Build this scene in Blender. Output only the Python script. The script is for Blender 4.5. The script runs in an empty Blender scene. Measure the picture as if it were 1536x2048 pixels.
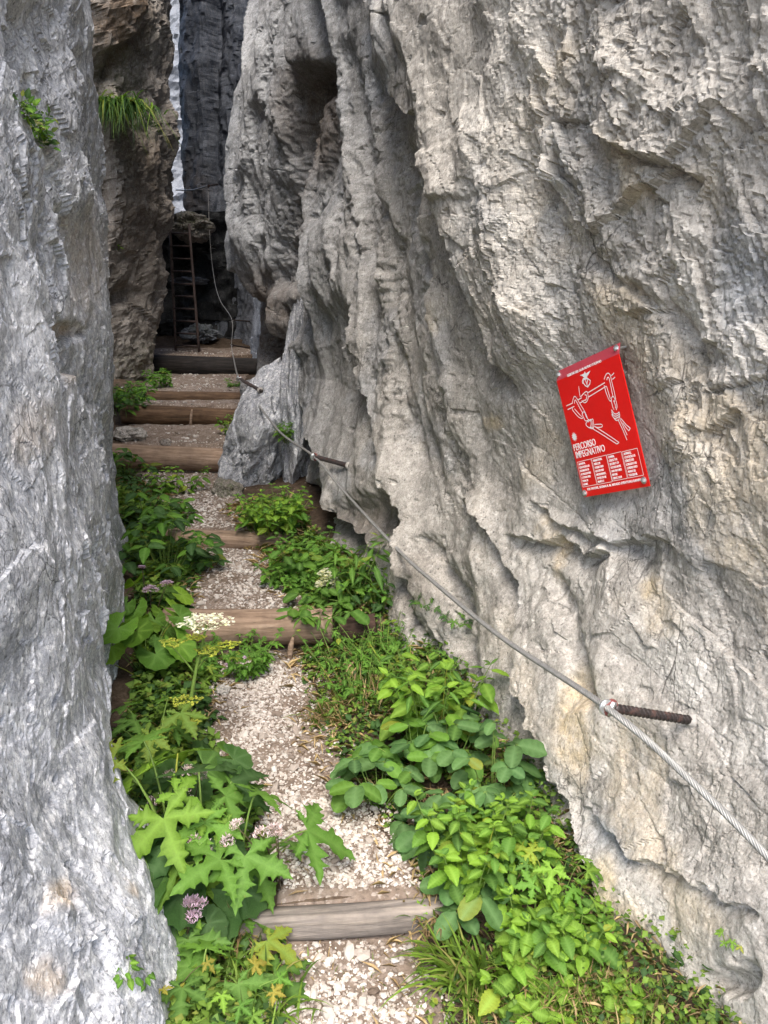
import bpy, math, random
import numpy as np
from mathutils import Vector, Matrix

random.seed(11)
RNG = np.random.default_rng(7)
R = math.radians
SC = bpy.context.scene
COL = SC.collection

# ------------------------------------------------------------------ camera, sky, sun, exposure
F = 1024 / math.tan(R(33))
PITCH = 12.0
CAM = np.array([0, 0, 1.6])
FW = np.array([0, math.cos(R(PITCH)), -math.sin(R(PITCH))])
UP = np.array([0, math.sin(R(PITCH)), math.cos(R(PITCH))])
RT = np.array([1.0, 0, 0])
cd = bpy.data.cameras.new('camera')
cam = bpy.data.objects.new('camera', cd)
COL.objects.link(cam)
cam.location = CAM
cam.rotation_euler = (R(90 - PITCH), 0, 0)
cd.sensor_fit = 'VERTICAL'
cd.angle = R(66)
cd.clip_end = 500
cd.clip_start = 0.02
SC.camera = cam

SUN_EL, SUN_AZ = 56.0, 180.0          # compass azimuth, clockwise from +Y: the light comes from behind the camera
w = bpy.data.worlds.new('World')
SC.world = w
w.use_nodes = True
wn = w.node_tree
bg = wn.nodes['Background']
sky = wn.nodes.new('ShaderNodeTexSky')
sky.sky_type = 'NISHITA'
sky.sun_disc = False
sky.sun_elevation = R(SUN_EL)
sky.sun_rotation = R(SUN_AZ)
sky.air_density = 1.0
sky.dust_density = 2.5
sky.ozone_density = 1.0
wn.links.new(sky.outputs[0], bg.inputs[0])
bg.inputs[1].default_value = 0.15
sl = bpy.data.lights.new('sun', 'SUN')
sl.energy = 1.25
sl.angle = R(34)
sl.color = (1.0, 0.94, 0.86)
so = bpy.data.objects.new('sun', sl)
COL.objects.link(so)
_d = Vector((math.sin(R(SUN_AZ)) * math.cos(R(SUN_EL)), math.cos(R(SUN_AZ)) * math.cos(R(SUN_EL)), math.sin(R(SUN_EL))))
so.rotation_euler = _d.to_track_quat('Z', 'Y').to_euler()
so.location = (0, -4, 8)
SC.view_settings.view_transform = 'Standard'
SC.view_settings.look = 'None'
SC.view_settings.gamma = 1
SC.view_settings.use_curve_mapping = False
SC.view_settings.exposure = 2.12
SC.render.engine = 'CYCLES'
SC.cycles.use_denoising = True
SC.cycles.max_bounces = 8
SC.cycles.diffuse_bounces = 5
SC.cycles.transmission_bounces = 6

# ------------------------------------------------------------------ projection helpers
def ray(px, py):
    return FW * F + RT * (px - 768) + UP * (1024 - py)
def pt(px, py, Y):
    d = ray(px, py)
    return CAM + d * (Y / d[1])
def proj(P):
    d = P - CAM
    z = d @ FW
    z = np.where(np.abs(z) < 1e-3, 1e-3, z)
    return 768 + F * (d @ RT) / z, 1024 - F * (d @ UP) / z, z

# ------------------------------------------------------------------ noise
def _perm(seed):
    r = np.random.default_rng(seed)
    p = r.permutation(256).astype(np.int32)
    return np.concatenate([p, p, p[:2]])
_PERMS = {}
_G = np.random.default_rng(3).normal(size=(256, 3)).astype(np.float32)
_G /= np.linalg.norm(_G, axis=1)[:, None]
def perlin(x, y, z, seed=0):
    if seed not in _PERMS:
        _PERMS[seed] = _perm(seed)
    pm = _PERMS[seed]
    x = x.astype(np.float32); y = y.astype(np.float32); z = z.astype(np.float32)
    xi = np.floor(x); yi = np.floor(y); zi = np.floor(z)
    xf = x - xi; yf = y - yi; zf = z - zi
    xi = xi.astype(np.int32) & 255; yi = yi.astype(np.int32) & 255; zi = zi.astype(np.int32) & 255
    u = xf * xf * xf * (xf * (xf * 6 - 15) + 10)
    v = yf * yf * yf * (yf * (yf * 6 - 15) + 10)
    t = zf * zf * zf * (zf * (zf * 6 - 15) + 10)
    out = 0
    for dx in (0, 1):
        a = pm[xi + dx]
        wx = u if dx else 1 - u
        for dy in (0, 1):
            b = pm[a + yi + dy]
            wy = wx * (v if dy else 1 - v)
            for dz in (0, 1):
                g = _G[pm[b + zi + dz]]
                dot = g[..., 0] * (xf - dx) + g[..., 1] * (yf - dy) + g[..., 2] * (zf - dz)
                out = out + dot * wy * (t if dz else 1 - t)
    return out * 1.5
def fbm(x, y, z, octv=4, seed=0, rough=0.5, lac=2.03):
    a, s, o = 1.0, 1.0, 0
    for i in range(octv):
        o = o + a * perlin(x * s, y * s, z * s, seed + i)
        a *= rough; s *= lac
    return o
FACET_ID = [None]
def facets(u, v, seed, slope=1.0, jit=0.9):
    """plates with a random tilt each, in cell units; returns height, distance to the border"""
    r = np.random.default_rng(seed)
    T = r.random((256, 5)).astype(np.float32)
    pm = _perm(seed + 77)
    ui = np.floor(u).astype(np.int32); vi = np.floor(v).astype(np.int32)
    best = np.full(u.shape, 9.0, np.float32); sec = best.copy()
    h = np.zeros(u.shape, np.float32); idv = np.zeros(u.shape, np.float32)
    for dx in (-1, 0, 1):
        for dy in (-1, 0, 1):
            cu = ui + dx; cv = vi + dy
            k = pm[pm[cu & 255] + (cv & 255)]
            t = T[k]
            du = u - (cu + 0.5 + (t[..., 0] - .5) * jit)
            dv = v - (cv + 0.5 + (t[..., 1] - .5) * jit)
            d = du * du + dv * dv
            hh = ((t[..., 2] - .5) * 2 * du + (t[..., 3] - .5) * 2 * dv) * slope + (t[..., 4] - .5) * 0.5 * slope
            m = d < best
            sec = np.where(m, best, np.minimum(sec, d))
            h = np.where(m, hh, h); idv = np.where(m, T[pm[k]][..., 1], idv)
            best = np.where(m, d, best)
    FACET_ID[0] = idv
    return h, np.sqrt(sec) - np.sqrt(best)
def sstep(a, b, x):
    t = np.clip((x - a) / (b - a), 0, 1)
    return t * t * (3 - 2 * t)

# ------------------------------------------------------------------ mesh helpers
def mesh_np(name, V, faces, mat=None, smooth=False, attrs=None):
    """faces: list of int arrays (n,3) / (n,4)"""
    me = bpy.data.meshes.new(name)
    V = np.asarray(V, np.float32)
    if not isinstance(faces, (list, tuple)):
        faces = [faces]
    faces = [np.asarray(f, np.int32) for f in faces if len(f)]
    me.vertices.add(len(V))
    me.vertices.foreach_set('co', V.ravel())
    nl = sum(f.size for f in faces); nf = sum(len(f) for f in faces)
    me.loops.add(nl)
    me.loops.foreach_set('vertex_index', np.concatenate([f.ravel() for f in faces]))
    me.polygons.add(nf)
    tot = np.concatenate([np.full(len(f), f.shape[1], np.int32) for f in faces])
    st = np.concatenate([[0], np.cumsum(tot)[:-1]]).astype(np.int32)
    me.polygons.foreach_set('loop_start', st)
    me.polygons.foreach_set('loop_total', tot)
    me.polygons.foreach_set('use_smooth', np.full(nf, smooth))
    me.update(calc_edges=True)
    if attrs:
        for k, a in attrs.items():
            at = me.attributes.new(k, 'FLOAT', 'POINT')
            at.data.foreach_set('value', np.asarray(a, np.float32).ravel())
    if mat:
        me.materials.append(mat)
    return me
def link(name, data, parent=None):
    o = bpy.data.objects.new(name, data)
    COL.objects.link(o)
    if parent is not None:
        o.parent = parent
    return o
def tag(o, label=None, cat=None, group=None, kind=None):
    if label: o['label'] = label
    if cat: o['category'] = cat
    if group: o['group'] = group
    if kind: o['kind'] = kind
    return o
def empty(name, loc, label, cat, group=None):
    o = bpy.data.objects.new(name, None)
    COL.objects.link(o)
    o.location = loc
    o.empty_display_size = .05
    return tag(o, label, cat, group)

class MB:
    """collects shapes into one mesh"""
    def __init__(s):
        s.v = []; s.f = []; s.n = 0
    def add(s, V, faces):
        V = np.asarray(V, float)
        s.v.append(V)
        for f in faces:
            s.f.append([i + s.n for i in f])
        s.n += len(V)
    def tube(s, P, r, seg=8, cap=True):
        P = [np.asarray(p, float) for p in P]
        n = len(P)
        if not hasattr(r, '__len__'): r = [r] * n
        V = []
        up = np.array([0.13, 0.2, 1.0])
        prev = None
        for i in range(n):
            t = P[min(i + 1, n - 1)] - P[max(i - 1, 0)]
            t = t / (np.linalg.norm(t) + 1e-12)
            if prev is None:
                a = np.cross(t, up)
                if np.linalg.norm(a) < .1: a = np.cross(t, [1, 0, 0])
            else:
                a = prev - t * (prev @ t)
            a = a / np.linalg.norm(a); prev = a
            b = np.cross(t, a)
            for k in range(seg):
                q = 2 * math.pi * k / seg
                V.append(P[i] + r[i] * (math.cos(q) * a + math.sin(q) * b))
        Fc = []
        for i in range(n - 1):
            for k in range(seg):
                k2 = (k + 1) % seg
                Fc.append([i * seg + k, i * seg + k2, (i + 1) * seg + k2, (i + 1) * seg + k])
        if cap:
            Fc.append(list(range(seg))[::-1])
            Fc.append([(n - 1) * seg + k for k in range(seg)])
        s.add(V, Fc)
        return s
    def box(s, c, hx, hy, hz):
        c = np.asarray(c, float); V = []
        for x in (-1, 1):
            for y in (-1, 1):
                for z in (-1, 1):
                    V.append(c + np.asarray(hx) * x + np.asarray(hy) * y + np.asarray(hz) * z)
        s.add(V, [[0, 1, 3, 2], [4, 6, 7, 5], [0, 4, 5, 1], [2, 3, 7, 6], [0, 2, 6, 4], [1, 5, 7, 3]])
        return s
    def torus(s, c, ax, R_, r, seg=20, sec=8, a0=0, a1=2 * math.pi):
        c = np.asarray(c, float); ax = np.asarray(ax, float); ax /= np.linalg.norm(ax)
        a = np.cross(ax, [0.3, .5, 1]); a /= np.linalg.norm(a); b = np.cross(ax, a)
        P = [c + R_ * (math.cos(q) * a + math.sin(q) * b) for q in np.linspace(a0, a1, seg + 1)]
        return s.tube(P, r, sec, cap=(a1 - a0) < 6.2)
    def mesh(s, name, mat=None, smooth=True):
        me = bpy.data.meshes.new(name)
        V = np.concatenate(s.v) if s.v else np.zeros((0, 3))
        me.from_pydata(V.tolist(), [], s.f)
        if smooth:
            me.polygons.foreach_set('use_smooth', [True] * len(me.polygons))
        me.update()
        if mat: me.materials.append(mat)
        return me
    def build(s, name, mat=None, parent=None, smooth=True):
        return link(name, s.mesh(name, mat, smooth), parent)

# ------------------------------------------------------------------ materials
class NT:
    def __init__(s, name):
        s.m = bpy.data.materials.new(name)
        s.m.use_nodes = True
        s.t = s.m.node_tree
        s.b = s.t.nodes['Principled BSDF']
        s.out = s.t.nodes['Material Output']
    def node(s, ty, **kw):
        n = s.t.nodes.new(ty)
        for k, v in kw.items():
            setattr(n, k, v)
        return n
    def put(s, sock, v):
        if hasattr(v, 'is_output'):
            s.t.links.new(v, sock)
        else:
            sock.default_value = v
    def coords(s, scale=(1, 1, 1), rot=(0, 0, 0), kind='Object'):
        tc = s.node('ShaderNodeTexCoord')
        mp = s.node('ShaderNodeMapping')
        mp.inputs['Scale'].default_value = scale
        mp.inputs['Rotation'].default_value = rot
        s.t.links.new(tc.outputs[kind], mp.inputs['Vector'])
        return mp.outputs[0]
    def noise(s, vec, scale, detail=6, rough=.6, dist=0, lac=2.0):
        n = s.node('ShaderNodeTexNoise')
        s.put(n.inputs['Vector'], vec)
        n.inputs['Scale'].default_value = scale
        n.inputs['Detail'].default_value = detail
        n.inputs['Roughness'].default_value = rough
        n.inputs['Distortion'].default_value = dist
        return n.outputs['Fac']
    def voro(s, vec, scale, feature='F1', out='Distance', rnd=1.0):
        n = s.node('ShaderNodeTexVoronoi', feature=feature)
        s.put(n.inputs['Vector'], vec)
        n.inputs['Scale'].default_value = scale
        n.inputs['Randomness'].default_value = rnd
        return n.outputs[out]
    def ramp(s, fac, stops, interp='LINEAR'):
        n = s.node('ShaderNodeValToRGB')
        n.color_ramp.interpolation = interp
        el = n.color_ramp.elements
        while len(el) < len(stops): el.new(0.5)
        for e, (p, c) in zip(el, stops):
            e.position = p
            e.color = (c, c, c, 1) if not hasattr(c, '__len__') else (*c, 1)
        s.put(n.inputs[0], fac)
        return n.outputs[0]
    def mix(s, fac, a, b, mode='MIX'):
        n = s.node('ShaderNodeMix', data_type='RGBA', blend_type=mode)
        s.put(n.inputs[0], fac)
        for i, v in ((6, a), (7, b)):
            s.put(n.inputs[i], v if hasattr(v, 'is_output') or len(v) == 4 else (*v, 1))
        return n.outputs[2]
    def math(s, op, a, b=0.0, clamp=False):
        n = s.node('ShaderNodeMath', operation=op, use_clamp=clamp)
        s.put(n.inputs[0], a); s.put(n.inputs[1], b)
        return n.outputs[0]
    def attr(s, name):
        n = s.node('ShaderNodeAttribute', attribute_name=name)
        return n.outputs['Fac']
    def bump(s, h, strength, dist, normal=None):
        n = s.node('ShaderNodeBump')
        n.inputs['Strength'].default_value = strength
        n.inputs['Distance'].default_value = dist
        s.put(n.inputs['Height'], h)
        if normal is not None: s.put(n.inputs['Normal'], normal)
        return n.outputs[0]
    def done(s, color=None, rough=.8, normal=None, spec=.3, metal=0):
        if color is not None: s.put(s.b.inputs['Base Color'], color if hasattr(color, 'is_output') or len(color) == 4 else (*color, 1))
        s.put(s.b.inputs['Roughness'], rough)
        s.put(s.b.inputs['Metallic'], metal)
        s.b.inputs['Specular IOR Level'].default_value = spec
        if normal is not None: s.put(s.b.inputs['Normal'], normal)
        return s.m

def rock_mat(name, dark, mid, light, white, mottle=.5, lichen=.5, tan=(.42, .30, .16), seed=0, bump=1.0, streak=(3, 3, 1), fs=1.0, iso=False):
    n = NT(name)
    tc = n.coords()
    off = n.node('ShaderNodeVectorMath', operation='ADD')
    n.put(off.inputs[0], tc); off.inputs[1].default_value = (seed * 3.7, seed * 1.9, seed * 5.1)
    v = off.outputs[0]
    st = n.node('ShaderNodeVectorMath', operation='MULTIPLY')
    n.put(st.inputs[0], v); st.inputs[1].default_value = streak
    big = n.noise(v, 1.6, 5, .6, .4)
    med = n.noise(st.outputs[0], 2.6, 9, .68, .3)
    fine = n.noise(v, 34, 8, .72)
    c = n.ramp(med, [(.30, dark), (.46, mid), (.62, light)])
    c2 = n.ramp(big, [(.35, dark), (.5, mid), (.66, light)])
    c = n.mix(.45, c, c2)
    # light mottles
    mo = n.noise(v, 19 * fs, 10, .74, .1)
    c = n.mix(n.math('MULTIPLY', n.ramp(mo, [(.5, 0), (.62, 1)]), mottle), c, white)
    mo2 = n.noise(v, 40 * fs, 8, .75, .1)
    c = n.mix(n.math('MULTIPLY', n.ramp(mo2, [(.36, 1), (.43, 0)]), .75), c, dark)
    # small dark pits and specks
    pv = n.node('ShaderNodeVectorMath', operation='ADD')
    n.put(pv.inputs[0], v); n.put(pv.inputs[1], n.mix(.012, (0, 0, 0, 1), n.noise(v, 90, 3, .6)))
    ps = n.math('MULTIPLY', n.ramp(n.voro(pv.outputs[0], 58, out='Color'), [(.70, 0), (.72, 1)]), n.ramp(n.voro(pv.outputs[0], 58), [(.10, 1), (.30, 0)]))
    c = n.mix(n.math('MULTIPLY', ps, .8), c, tuple(x * .38 for x in dark))
    # round pale lichen dots
    vd = n.voro(v, 17)
    sel = n.ramp(n.voro(v, 17, out='Color'), [(.74, 0), (.76, 1)])
    dots = n.math('MULTIPLY', n.ramp(vd, [(.12, 1), (.30, 0)]), sel)
    c = n.mix(n.math('MULTIPLY', dots, lichen), c, white)
    vd2 = n.voro(v, 48)
    sel2 = n.ramp(n.voro(v, 48, out='Color'), [(.6, 0), (.62, 1)])
    c = n.mix(n.math('MULTIPLY', n.math('MULTIPLY', n.ramp(vd2, [(.2, 1), (.34, 0)]), sel2), lichen * .8), c, white)
    # ochre stains and moss carried by the mesh
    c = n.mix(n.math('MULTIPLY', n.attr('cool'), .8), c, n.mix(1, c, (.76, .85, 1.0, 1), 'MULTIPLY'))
    c = n.mix(n.math('MULTIPLY', n.attr('pale'), n.ramp(n.noise(v, 17, 7, .7), [(.3, .2), (.6, .9)])), c, tuple(min(.8, x * 1.02) for x in white))
    tn = n.noise(v, 9, 7, .7)
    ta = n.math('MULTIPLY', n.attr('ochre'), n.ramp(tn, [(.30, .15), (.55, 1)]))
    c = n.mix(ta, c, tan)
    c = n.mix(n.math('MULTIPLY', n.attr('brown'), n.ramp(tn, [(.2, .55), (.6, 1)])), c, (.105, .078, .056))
    mo3 = n.math('MULTIPLY', n.attr('moss'), n.ramp(n.noise(v, 20, 6, .7), [(.42, 0), (.6, 1)]))
    c = n.mix(mo3, c, (.045, .06, .018))
    gr = n.ramp(fine, [(.25, .62), (.5, 1.0), (.75, 1.28)])
    c = n.mix(1.0, c, gr, 'MULTIPLY')
    gr2 = n.ramp(n.noise(v, 150, 5, .7), [(.30, .66), (.5, 1.0), (.7, 1.3)])
    c = n.mix(.85, c, gr2, 'MULTIPLY')
    # angular dark and pale flecks
    sv = v if iso else st.outputs[0]
    sp1 = n.noise(sv, (55 if iso else 34) * fs, 5, .8, .0)
    c = n.mix(n.math('MULTIPLY', n.ramp(sp1, [(.55, 0), (.60, 1)]), .42 * mottle + .1), c, white)
    sp2 = n.noise(sv, (70 if iso else 52) * fs, 5, .8, .0)
    c = n.mix(n.math('MULTIPLY', n.ramp(sp2, [(.40, 1), (.44, 0)]), .55), c, tuple(x * .6 for x in dark))
    # hairline cracks
    cv = n.node('ShaderNodeVectorMath', operation='ADD')
    n.put(cv.inputs[0], st.outputs[0]); n.put(cv.inputs[1], n.mix(.22, (0, 0, 0, 1), n.noise(v, 5, 6, .65)))
    ck = n.voro(cv.outputs[0], 2.6, 'DISTANCE_TO_EDGE')
    ck2 = n.voro(cv.outputs[0], 7.0, 'DISTANCE_TO_EDGE')
    cm = n.ramp(n.noise(v, 2.2, 4, .6), [(.53, 0), (.64, 1)])
    crk = n.math('MAXIMUM', n.ramp(ck, [(.004, 1), (.014, 0)]), n.math('MULTIPLY', n.ramp(ck2, [(.006, 1), (.024, 0)]), .8))
    crk = n.math('MULTIPLY', crk, cm)
    c = n.mix(n.math('MULTIPLY', crk, .75), c, tuple(x * .30 for x in dark))
    # fine relief
    b1 = n.noise(v, 30 * fs, 10, .72, .0)
    pit = n.ramp(n.voro(v, 70), [(.0, 0), (.35, 1)])
    nr = n.bump(b1, .34 * bump, .014 / fs)
    nr = n.bump(pit, .25 * bump, .003, nr)
    nr = n.bump(n.math('SUBTRACT', n.math('SUBTRACT', n.noise(v, 110, 6, .72), ps), crk), .5 * bump, .006, nr)
    return n.done(c, n.ramp(fine, [(.3, .95), (.7, .8)]), nr, .2)

M = {}
M['rock_warm'] = rock_mat('warm_grey_limestone', (.165, .153, .134), (.325, .303, .268), (.45, .421, .374), (.60, .572, .52), .40, .5, tan=(.46, .375, .25), seed=1, streak=(3, 3, 1.2))
M['rock_cool'] = rock_mat('blue_grey_limestone', (.135, .141, .156), (.31, .32, .34), (.45, .457, .47), (.70, .697, .69), .62, .7, tan=(.46, .36, .25), seed=2, bump=.65, streak=(2.0, 2.0, 1.6), fs=1.7, iso=True)
M['rock_brown'] = rock_mat('brown_weathered_limestone', (.07, .06, .05), (.18, .157, .132), (.30, .272, .24), (.42, .40, .37), .35, .4, tan=(.10, .068, .042), seed=3)
M['rock_dark'] = rock_mat('shade_dark_limestone', (.06, .068, .085), (.13, .145, .175), (.22, .235, .262), (.33, .34, .35), .3, .3, tan=(.10, .07, .045), seed=4)  # darkened blue-grey: the slot's shade is painted into the rock colour
M['rock_black'] = rock_mat('shade_black_limestone', (.012, .013, .014), (.026, .028, .03), (.05, .052, .053), (.10, .10, .095), .3, .2, tan=(.06, .045, .03), seed=6)  # near-black colour paints in the shade of the ladder recess
M['rock_far'] = rock_mat('pale_limestone', (.08, .085, .095), (.13, .137, .15), (.18, .187, .20), (.24, .245, .25), .4, .3, seed=5)

def stone_mat():
    n = NT('white_limestone_chips')
    isl = n.node('ShaderNodeNewGeometry').outputs['Random Per Island']
    oi = n.node('ShaderNodeObjectInfo').outputs['Random']
    f = n.math('FRACT', n.math('ADD', isl, oi))
    v = n.coords()
    c = n.ramp(f, [(0, (.14, .105, .08)), (.15, (.27, .225, .188)), (.4, (.39, .345, .30)), (.75, (.46, .42, .375)), (1, (.54, .51, .465))])
    g = n.noise(v, 60, 6, .7)
    c = n.mix(1, c, n.ramp(g, [(.3, .75), (.6, 1.08)]), 'MULTIPLY')
    return n.done(c, .9, n.bump(g, .5, .004), .2)
M['stone'] = stone_mat()
def soil_mat(name, a, b, c3, chips):
    n = NT(name)
    v = n.coords()
    c = n.ramp(n.noise(v, 7, 8, .7), [(.3, a), (.5, b), (.7, c3)])
    dv = n.node('ShaderNodeVectorMath', operation='ADD')
    n.put(dv.inputs[0], v); n.put(dv.inputs[1], n.mix(.02, (0, 0, 0, 1), n.noise(v, 60, 4, .7)))
    ch = n.voro(dv.outputs[0], 62, out='Color'); chd = n.voro(dv.outputs[0], 62)
    c = n.mix(n.math('MULTIPLY', n.ramp(ch, [(1 - chips, 0), (1.01 - chips, 1)]), n.ramp(chd, [(.3, .8), (.5, 0)])), c, (.42, .36, .31))
    h = n.noise(v, 38, 9, .75)
    c = n.mix(1, c, n.ramp(h, [(.3, .6), (.65, 1.15)]), 'MULTIPLY')
    return n.done(c, .95, n.bump(n.math('ADD', h, n.ramp(chd, [(0, .6), (.4, 0)])), .8, .012), .1)
M['soil'] = soil_mat('dark_forest_soil', (.045, .032, .022), (.085, .06, .042), (.14, .105, .075), .12)
M['path'] = soil_mat('trodden_gravelly_soil', (.12, .088, .066), (.20, .155, .122), (.29, .24, .20), .45)

def wood_mat(name, a, b, c3, sc=1.0):
    n = NT(name)
    v = n.coords((1.2, 14, 14))
    v2 = n.coords()
    g = n.noise(v, 3.2 * sc, 8, .65, .5)
    c = n.ramp(g, [(.28, a), (.5, b), (.72, c3)])
    bl = n.noise(v2, 4, 6, .7)
    c = n.mix(1, c, n.ramp(bl, [(.3, .62), (.65, 1.15)]), 'MULTIPLY')
    cr = n.ramp(n.noise(n.coords((.7, 26, 26)), 2.5, 4, .6, .3), [(.30, 1), (.36, 0)])
    c = n.mix(cr, c, (.04, .03, .022))
    h = n.math('SUBTRACT', g, n.math('MULTIPLY', cr, .8))
    return n.done(c, .85, n.bump(h, .7, .01), .2)
M['log'] = wood_mat('weathered_peeled_log', (.12, .08, .055), (.25, .175, .122), (.39, .295, .22))
M['log_dark'] = wood_mat('dark_brown_log', (.04, .023, .013), (.10, .06, .034), (.17, .11, .065))
M['log_black'] = wood_mat('near_black_log', (.010, .009, .008), (.022, .019, .017), (.05, .042, .036))  # much darker wood than the other steps
M['plank'] = wood_mat('grey_sun_bleached_plank', (.10, .088, .08), (.19, .165, .145), (.30, .255, .21), .8)
M['bark'] = wood_mat('red_brown_bark', (.035, .022, .016), (.075, .045, .034), (.14, .09, .065))

def metal_mat(name, col, rough, metal, rust=None, amt=0.0):
    n = NT(name)
    v = n.coords()
    g = n.noise(v, 60, 7, .7)
    c = n.mix(1, (*col, 1), n.ramp(g, [(.3, .75), (.7, 1.15)]), 'MULTIPLY')
    r = rough; m = metal
    if rust:
        k = n.ramp(n.noise(v, 28, 8, .7), [(.62 - amt * .4, 0), (.72 - amt * .4, 1)])
        c = n.mix(k, c, rust)
        m = n.math('MULTIPLY', n.math('SUBTRACT', 1, k), metal)
        r = n.math('ADD', n.math('MULTIPLY', k, .9 - rough), rough)
    return n.done(c, r, n.bump(g, .3, .002), .5, m)
M['cable'] = metal_mat('galvanised_steel_strand', (.30, .295, .28), .5, .5)
M['zinc'] = metal_mat('zinc_plated_steel', (.62, .64, .64), .35, .85)
M['rebar'] = metal_mat('dark_rusty_rebar', (.040, .032, .030), .5, .4, (.07, .036, .028), .25)
M['red_steel'] = metal_mat('red_brown_painted_steel', (.19, .055, .05), .5, .1, (.11, .05, .035), .3)
M['grout'] = metal_mat('pale_grey_grout', (.34, .32, .29), .9, 0)
M['ladder'] = metal_mat('rusty_brown_ladder_steel', (.060, .042, .038), .65, .2, (.05, .03, .024), .4)
M['far_steel'] = metal_mat('dull_grey_steel', (.26, .25, .24), .5, .6)

def sign_mat(name, col):
    n = NT(name)
    v = n.coords()
    g = n.noise(v, 9, 6, .7)
    c = n.mix(1, (*col, 1), n.ramp(g, [(.3, .9), (.7, 1.06)]), 'MULTIPLY')
    sc = n.ramp(n.noise(n.coords((3, 40, 3)), 8, 4, .7), [(.70, 0), (.74, 1)])
    c = n.mix(n.math('MULTIPLY', sc, .25), c, (.7, .3, .25))
    return n.done(c, .32, n.bump(g, .1, .004), .45)
M['sign_red'] = sign_mat('red_enamel', (.72, .012, .010))
M['sign_rim'] = sign_mat('dark_red_enamel', (.42, .05, .07))  # darker, less saturated red than the panel
nw = NT('white_print'); M['print'] = nw.done((.80, .78, .76), .5)

def leaf_mat(name, lo, hi, yellow=(.30, .30, .03), yel=.04, trans=.38, spec=.22, rough=.58):
    n = NT(name)
    isl = n.node('ShaderNodeNewGeometry').outputs['Random Per Island']
    oi = n.node('ShaderNodeObjectInfo').outputs['Random']
    f = n.math('FRACT', n.math('ADD', isl, n.math('MULTIPLY', oi, 3.17)))
    c = n.mix(f, lo, hi)
    f2 = n.math('FRACT', n.math('MULTIPLY', f, 7.31))
    c = n.mix(n.math('MULTIPLY', n.ramp(f2, [(1 - yel * 1.6, 0), (1 - yel * .6, 1)]), .7), c, yellow)
    v = n.coords()
    g = n.noise(v, 34, 5, .65)
    c = n.mix(1, c, n.ramp(g, [(.3, .72), (.66, 1.2)]), 'MULTIPLY')
    f3 = n.math('FRACT', n.math('MULTIPLY', f, 13.7))
    c = n.mix(1, c, n.ramp(f3, [(0, .62), (.5, .95), (1, 1.22)]), 'MULTIPLY')
    sp = n.node('ShaderNodeVectorMath', operation='ADD')
    n.put(sp.inputs[0], v); n.put(sp.inputs[1], n.mix(1, (3, 7, 5, 1), f, 'MULTIPLY'))
    bs = n.ramp(n.noise(sp.outputs[0], 9, 4, .7), [(.66, 0), (.70, 1)])
    c = n.mix(n.math('MULTIPLY', bs, .55), c, (.14, .10, .035))
    vein = n.attr('vein')
    c = n.mix(n.math('MULTIPLY', vein, .42), c, tuple(min(1, x * 1.5 + .06) for x in hi))
    nr = n.bump(n.math('SUBTRACT', g, n.math('MULTIPLY', vein, .8)), .35, .006)
    n.done(c, rough, nr, spec)
    tr = n.node('ShaderNodeBsdfTranslucent')
    n.put(tr.inputs['Color'], n.mix(1, c, (1.25, 1.25, .45, 1), 'MULTIPLY'))
    mx = n.node('ShaderNodeMixShader')
    mx.inputs[0].default_value = trans
    n.t.links.new(n.b.outputs[0], mx.inputs[1]); n.t.links.new(tr.outputs[0], mx.inputs[2])
    n.t.links.new(mx.outputs[0], n.out.inputs[0])
    return n.m
M['leaf_bright'] = leaf_mat('bright_green_leaf', (.085, .19, .017), (.185, .32, .027))
M['leaf_mid'] = leaf_mat('mid_green_leaf', (.05, .125, .016), (.105, .22, .024))
M['leaf_blue'] = leaf_mat('blue_green_leaf', (.05, .12, .035), (.10, .20, .055), yel=.03)
M['leaf_dark'] = leaf_mat('dark_green_leaf', (.022, .062, .014), (.05, .115, .022), yel=.02)
M['leaf_cover'] = leaf_mat('mixed_green_leaf', (.05, .11, .016), (.15, .25, .03), yel=.10, yellow=(.26, .25, .05))
M['leaf_yellow'] = leaf_mat('yellowing_leaf', (.16, .20, .03), (.27, .25, .03), yellow=(.34, .26, .04), yel=.2)
M['leaf_shade'] = leaf_mat('fresh_fern_green_leaf', (.05, .14, .012), (.10, .22, .02))
M['grass'] = leaf_mat('green_grass_blade', (.08, .15, .02), (.18, .28, .04), yel=.15, yellow=(.36, .30, .12))
M['straw'] = leaf_mat('dry_straw_blade', (.22, .15, .07), (.40, .30, .15), yel=.1, yellow=(.12, .07, .04), trans=.2)
M['stem'] = leaf_mat('green_stem', (.10, .17, .03), (.15, .23, .05), trans=.05)
M['stem_dark'] = leaf_mat('purple_brown_stem', (.06, .05, .03), (.10, .08, .04), trans=.05)
M['petal_white'] = leaf_mat('cream_white_petal', (.70, .70, .56), (.80, .79, .68), yellow=(.6, .62, .3), yel=.1, trans=.3)
M['petal_pink'] = leaf_mat('lilac_pink_petal', (.44, .30, .44), (.62, .48, .60), yellow=(.36, .22, .28), yel=.1, trans=.3)
M['petal_pale'] = leaf_mat('faded_pale_lilac_petal', (.50, .40, .42), (.66, .56, .58), yellow=(.35, .22, .18), yel=.2, trans=.3)
M['bud_yellow'] = leaf_mat('yellow_green_bud', (.34, .40, .05), (.48, .50, .09), yel=.05, trans=.3)
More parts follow.
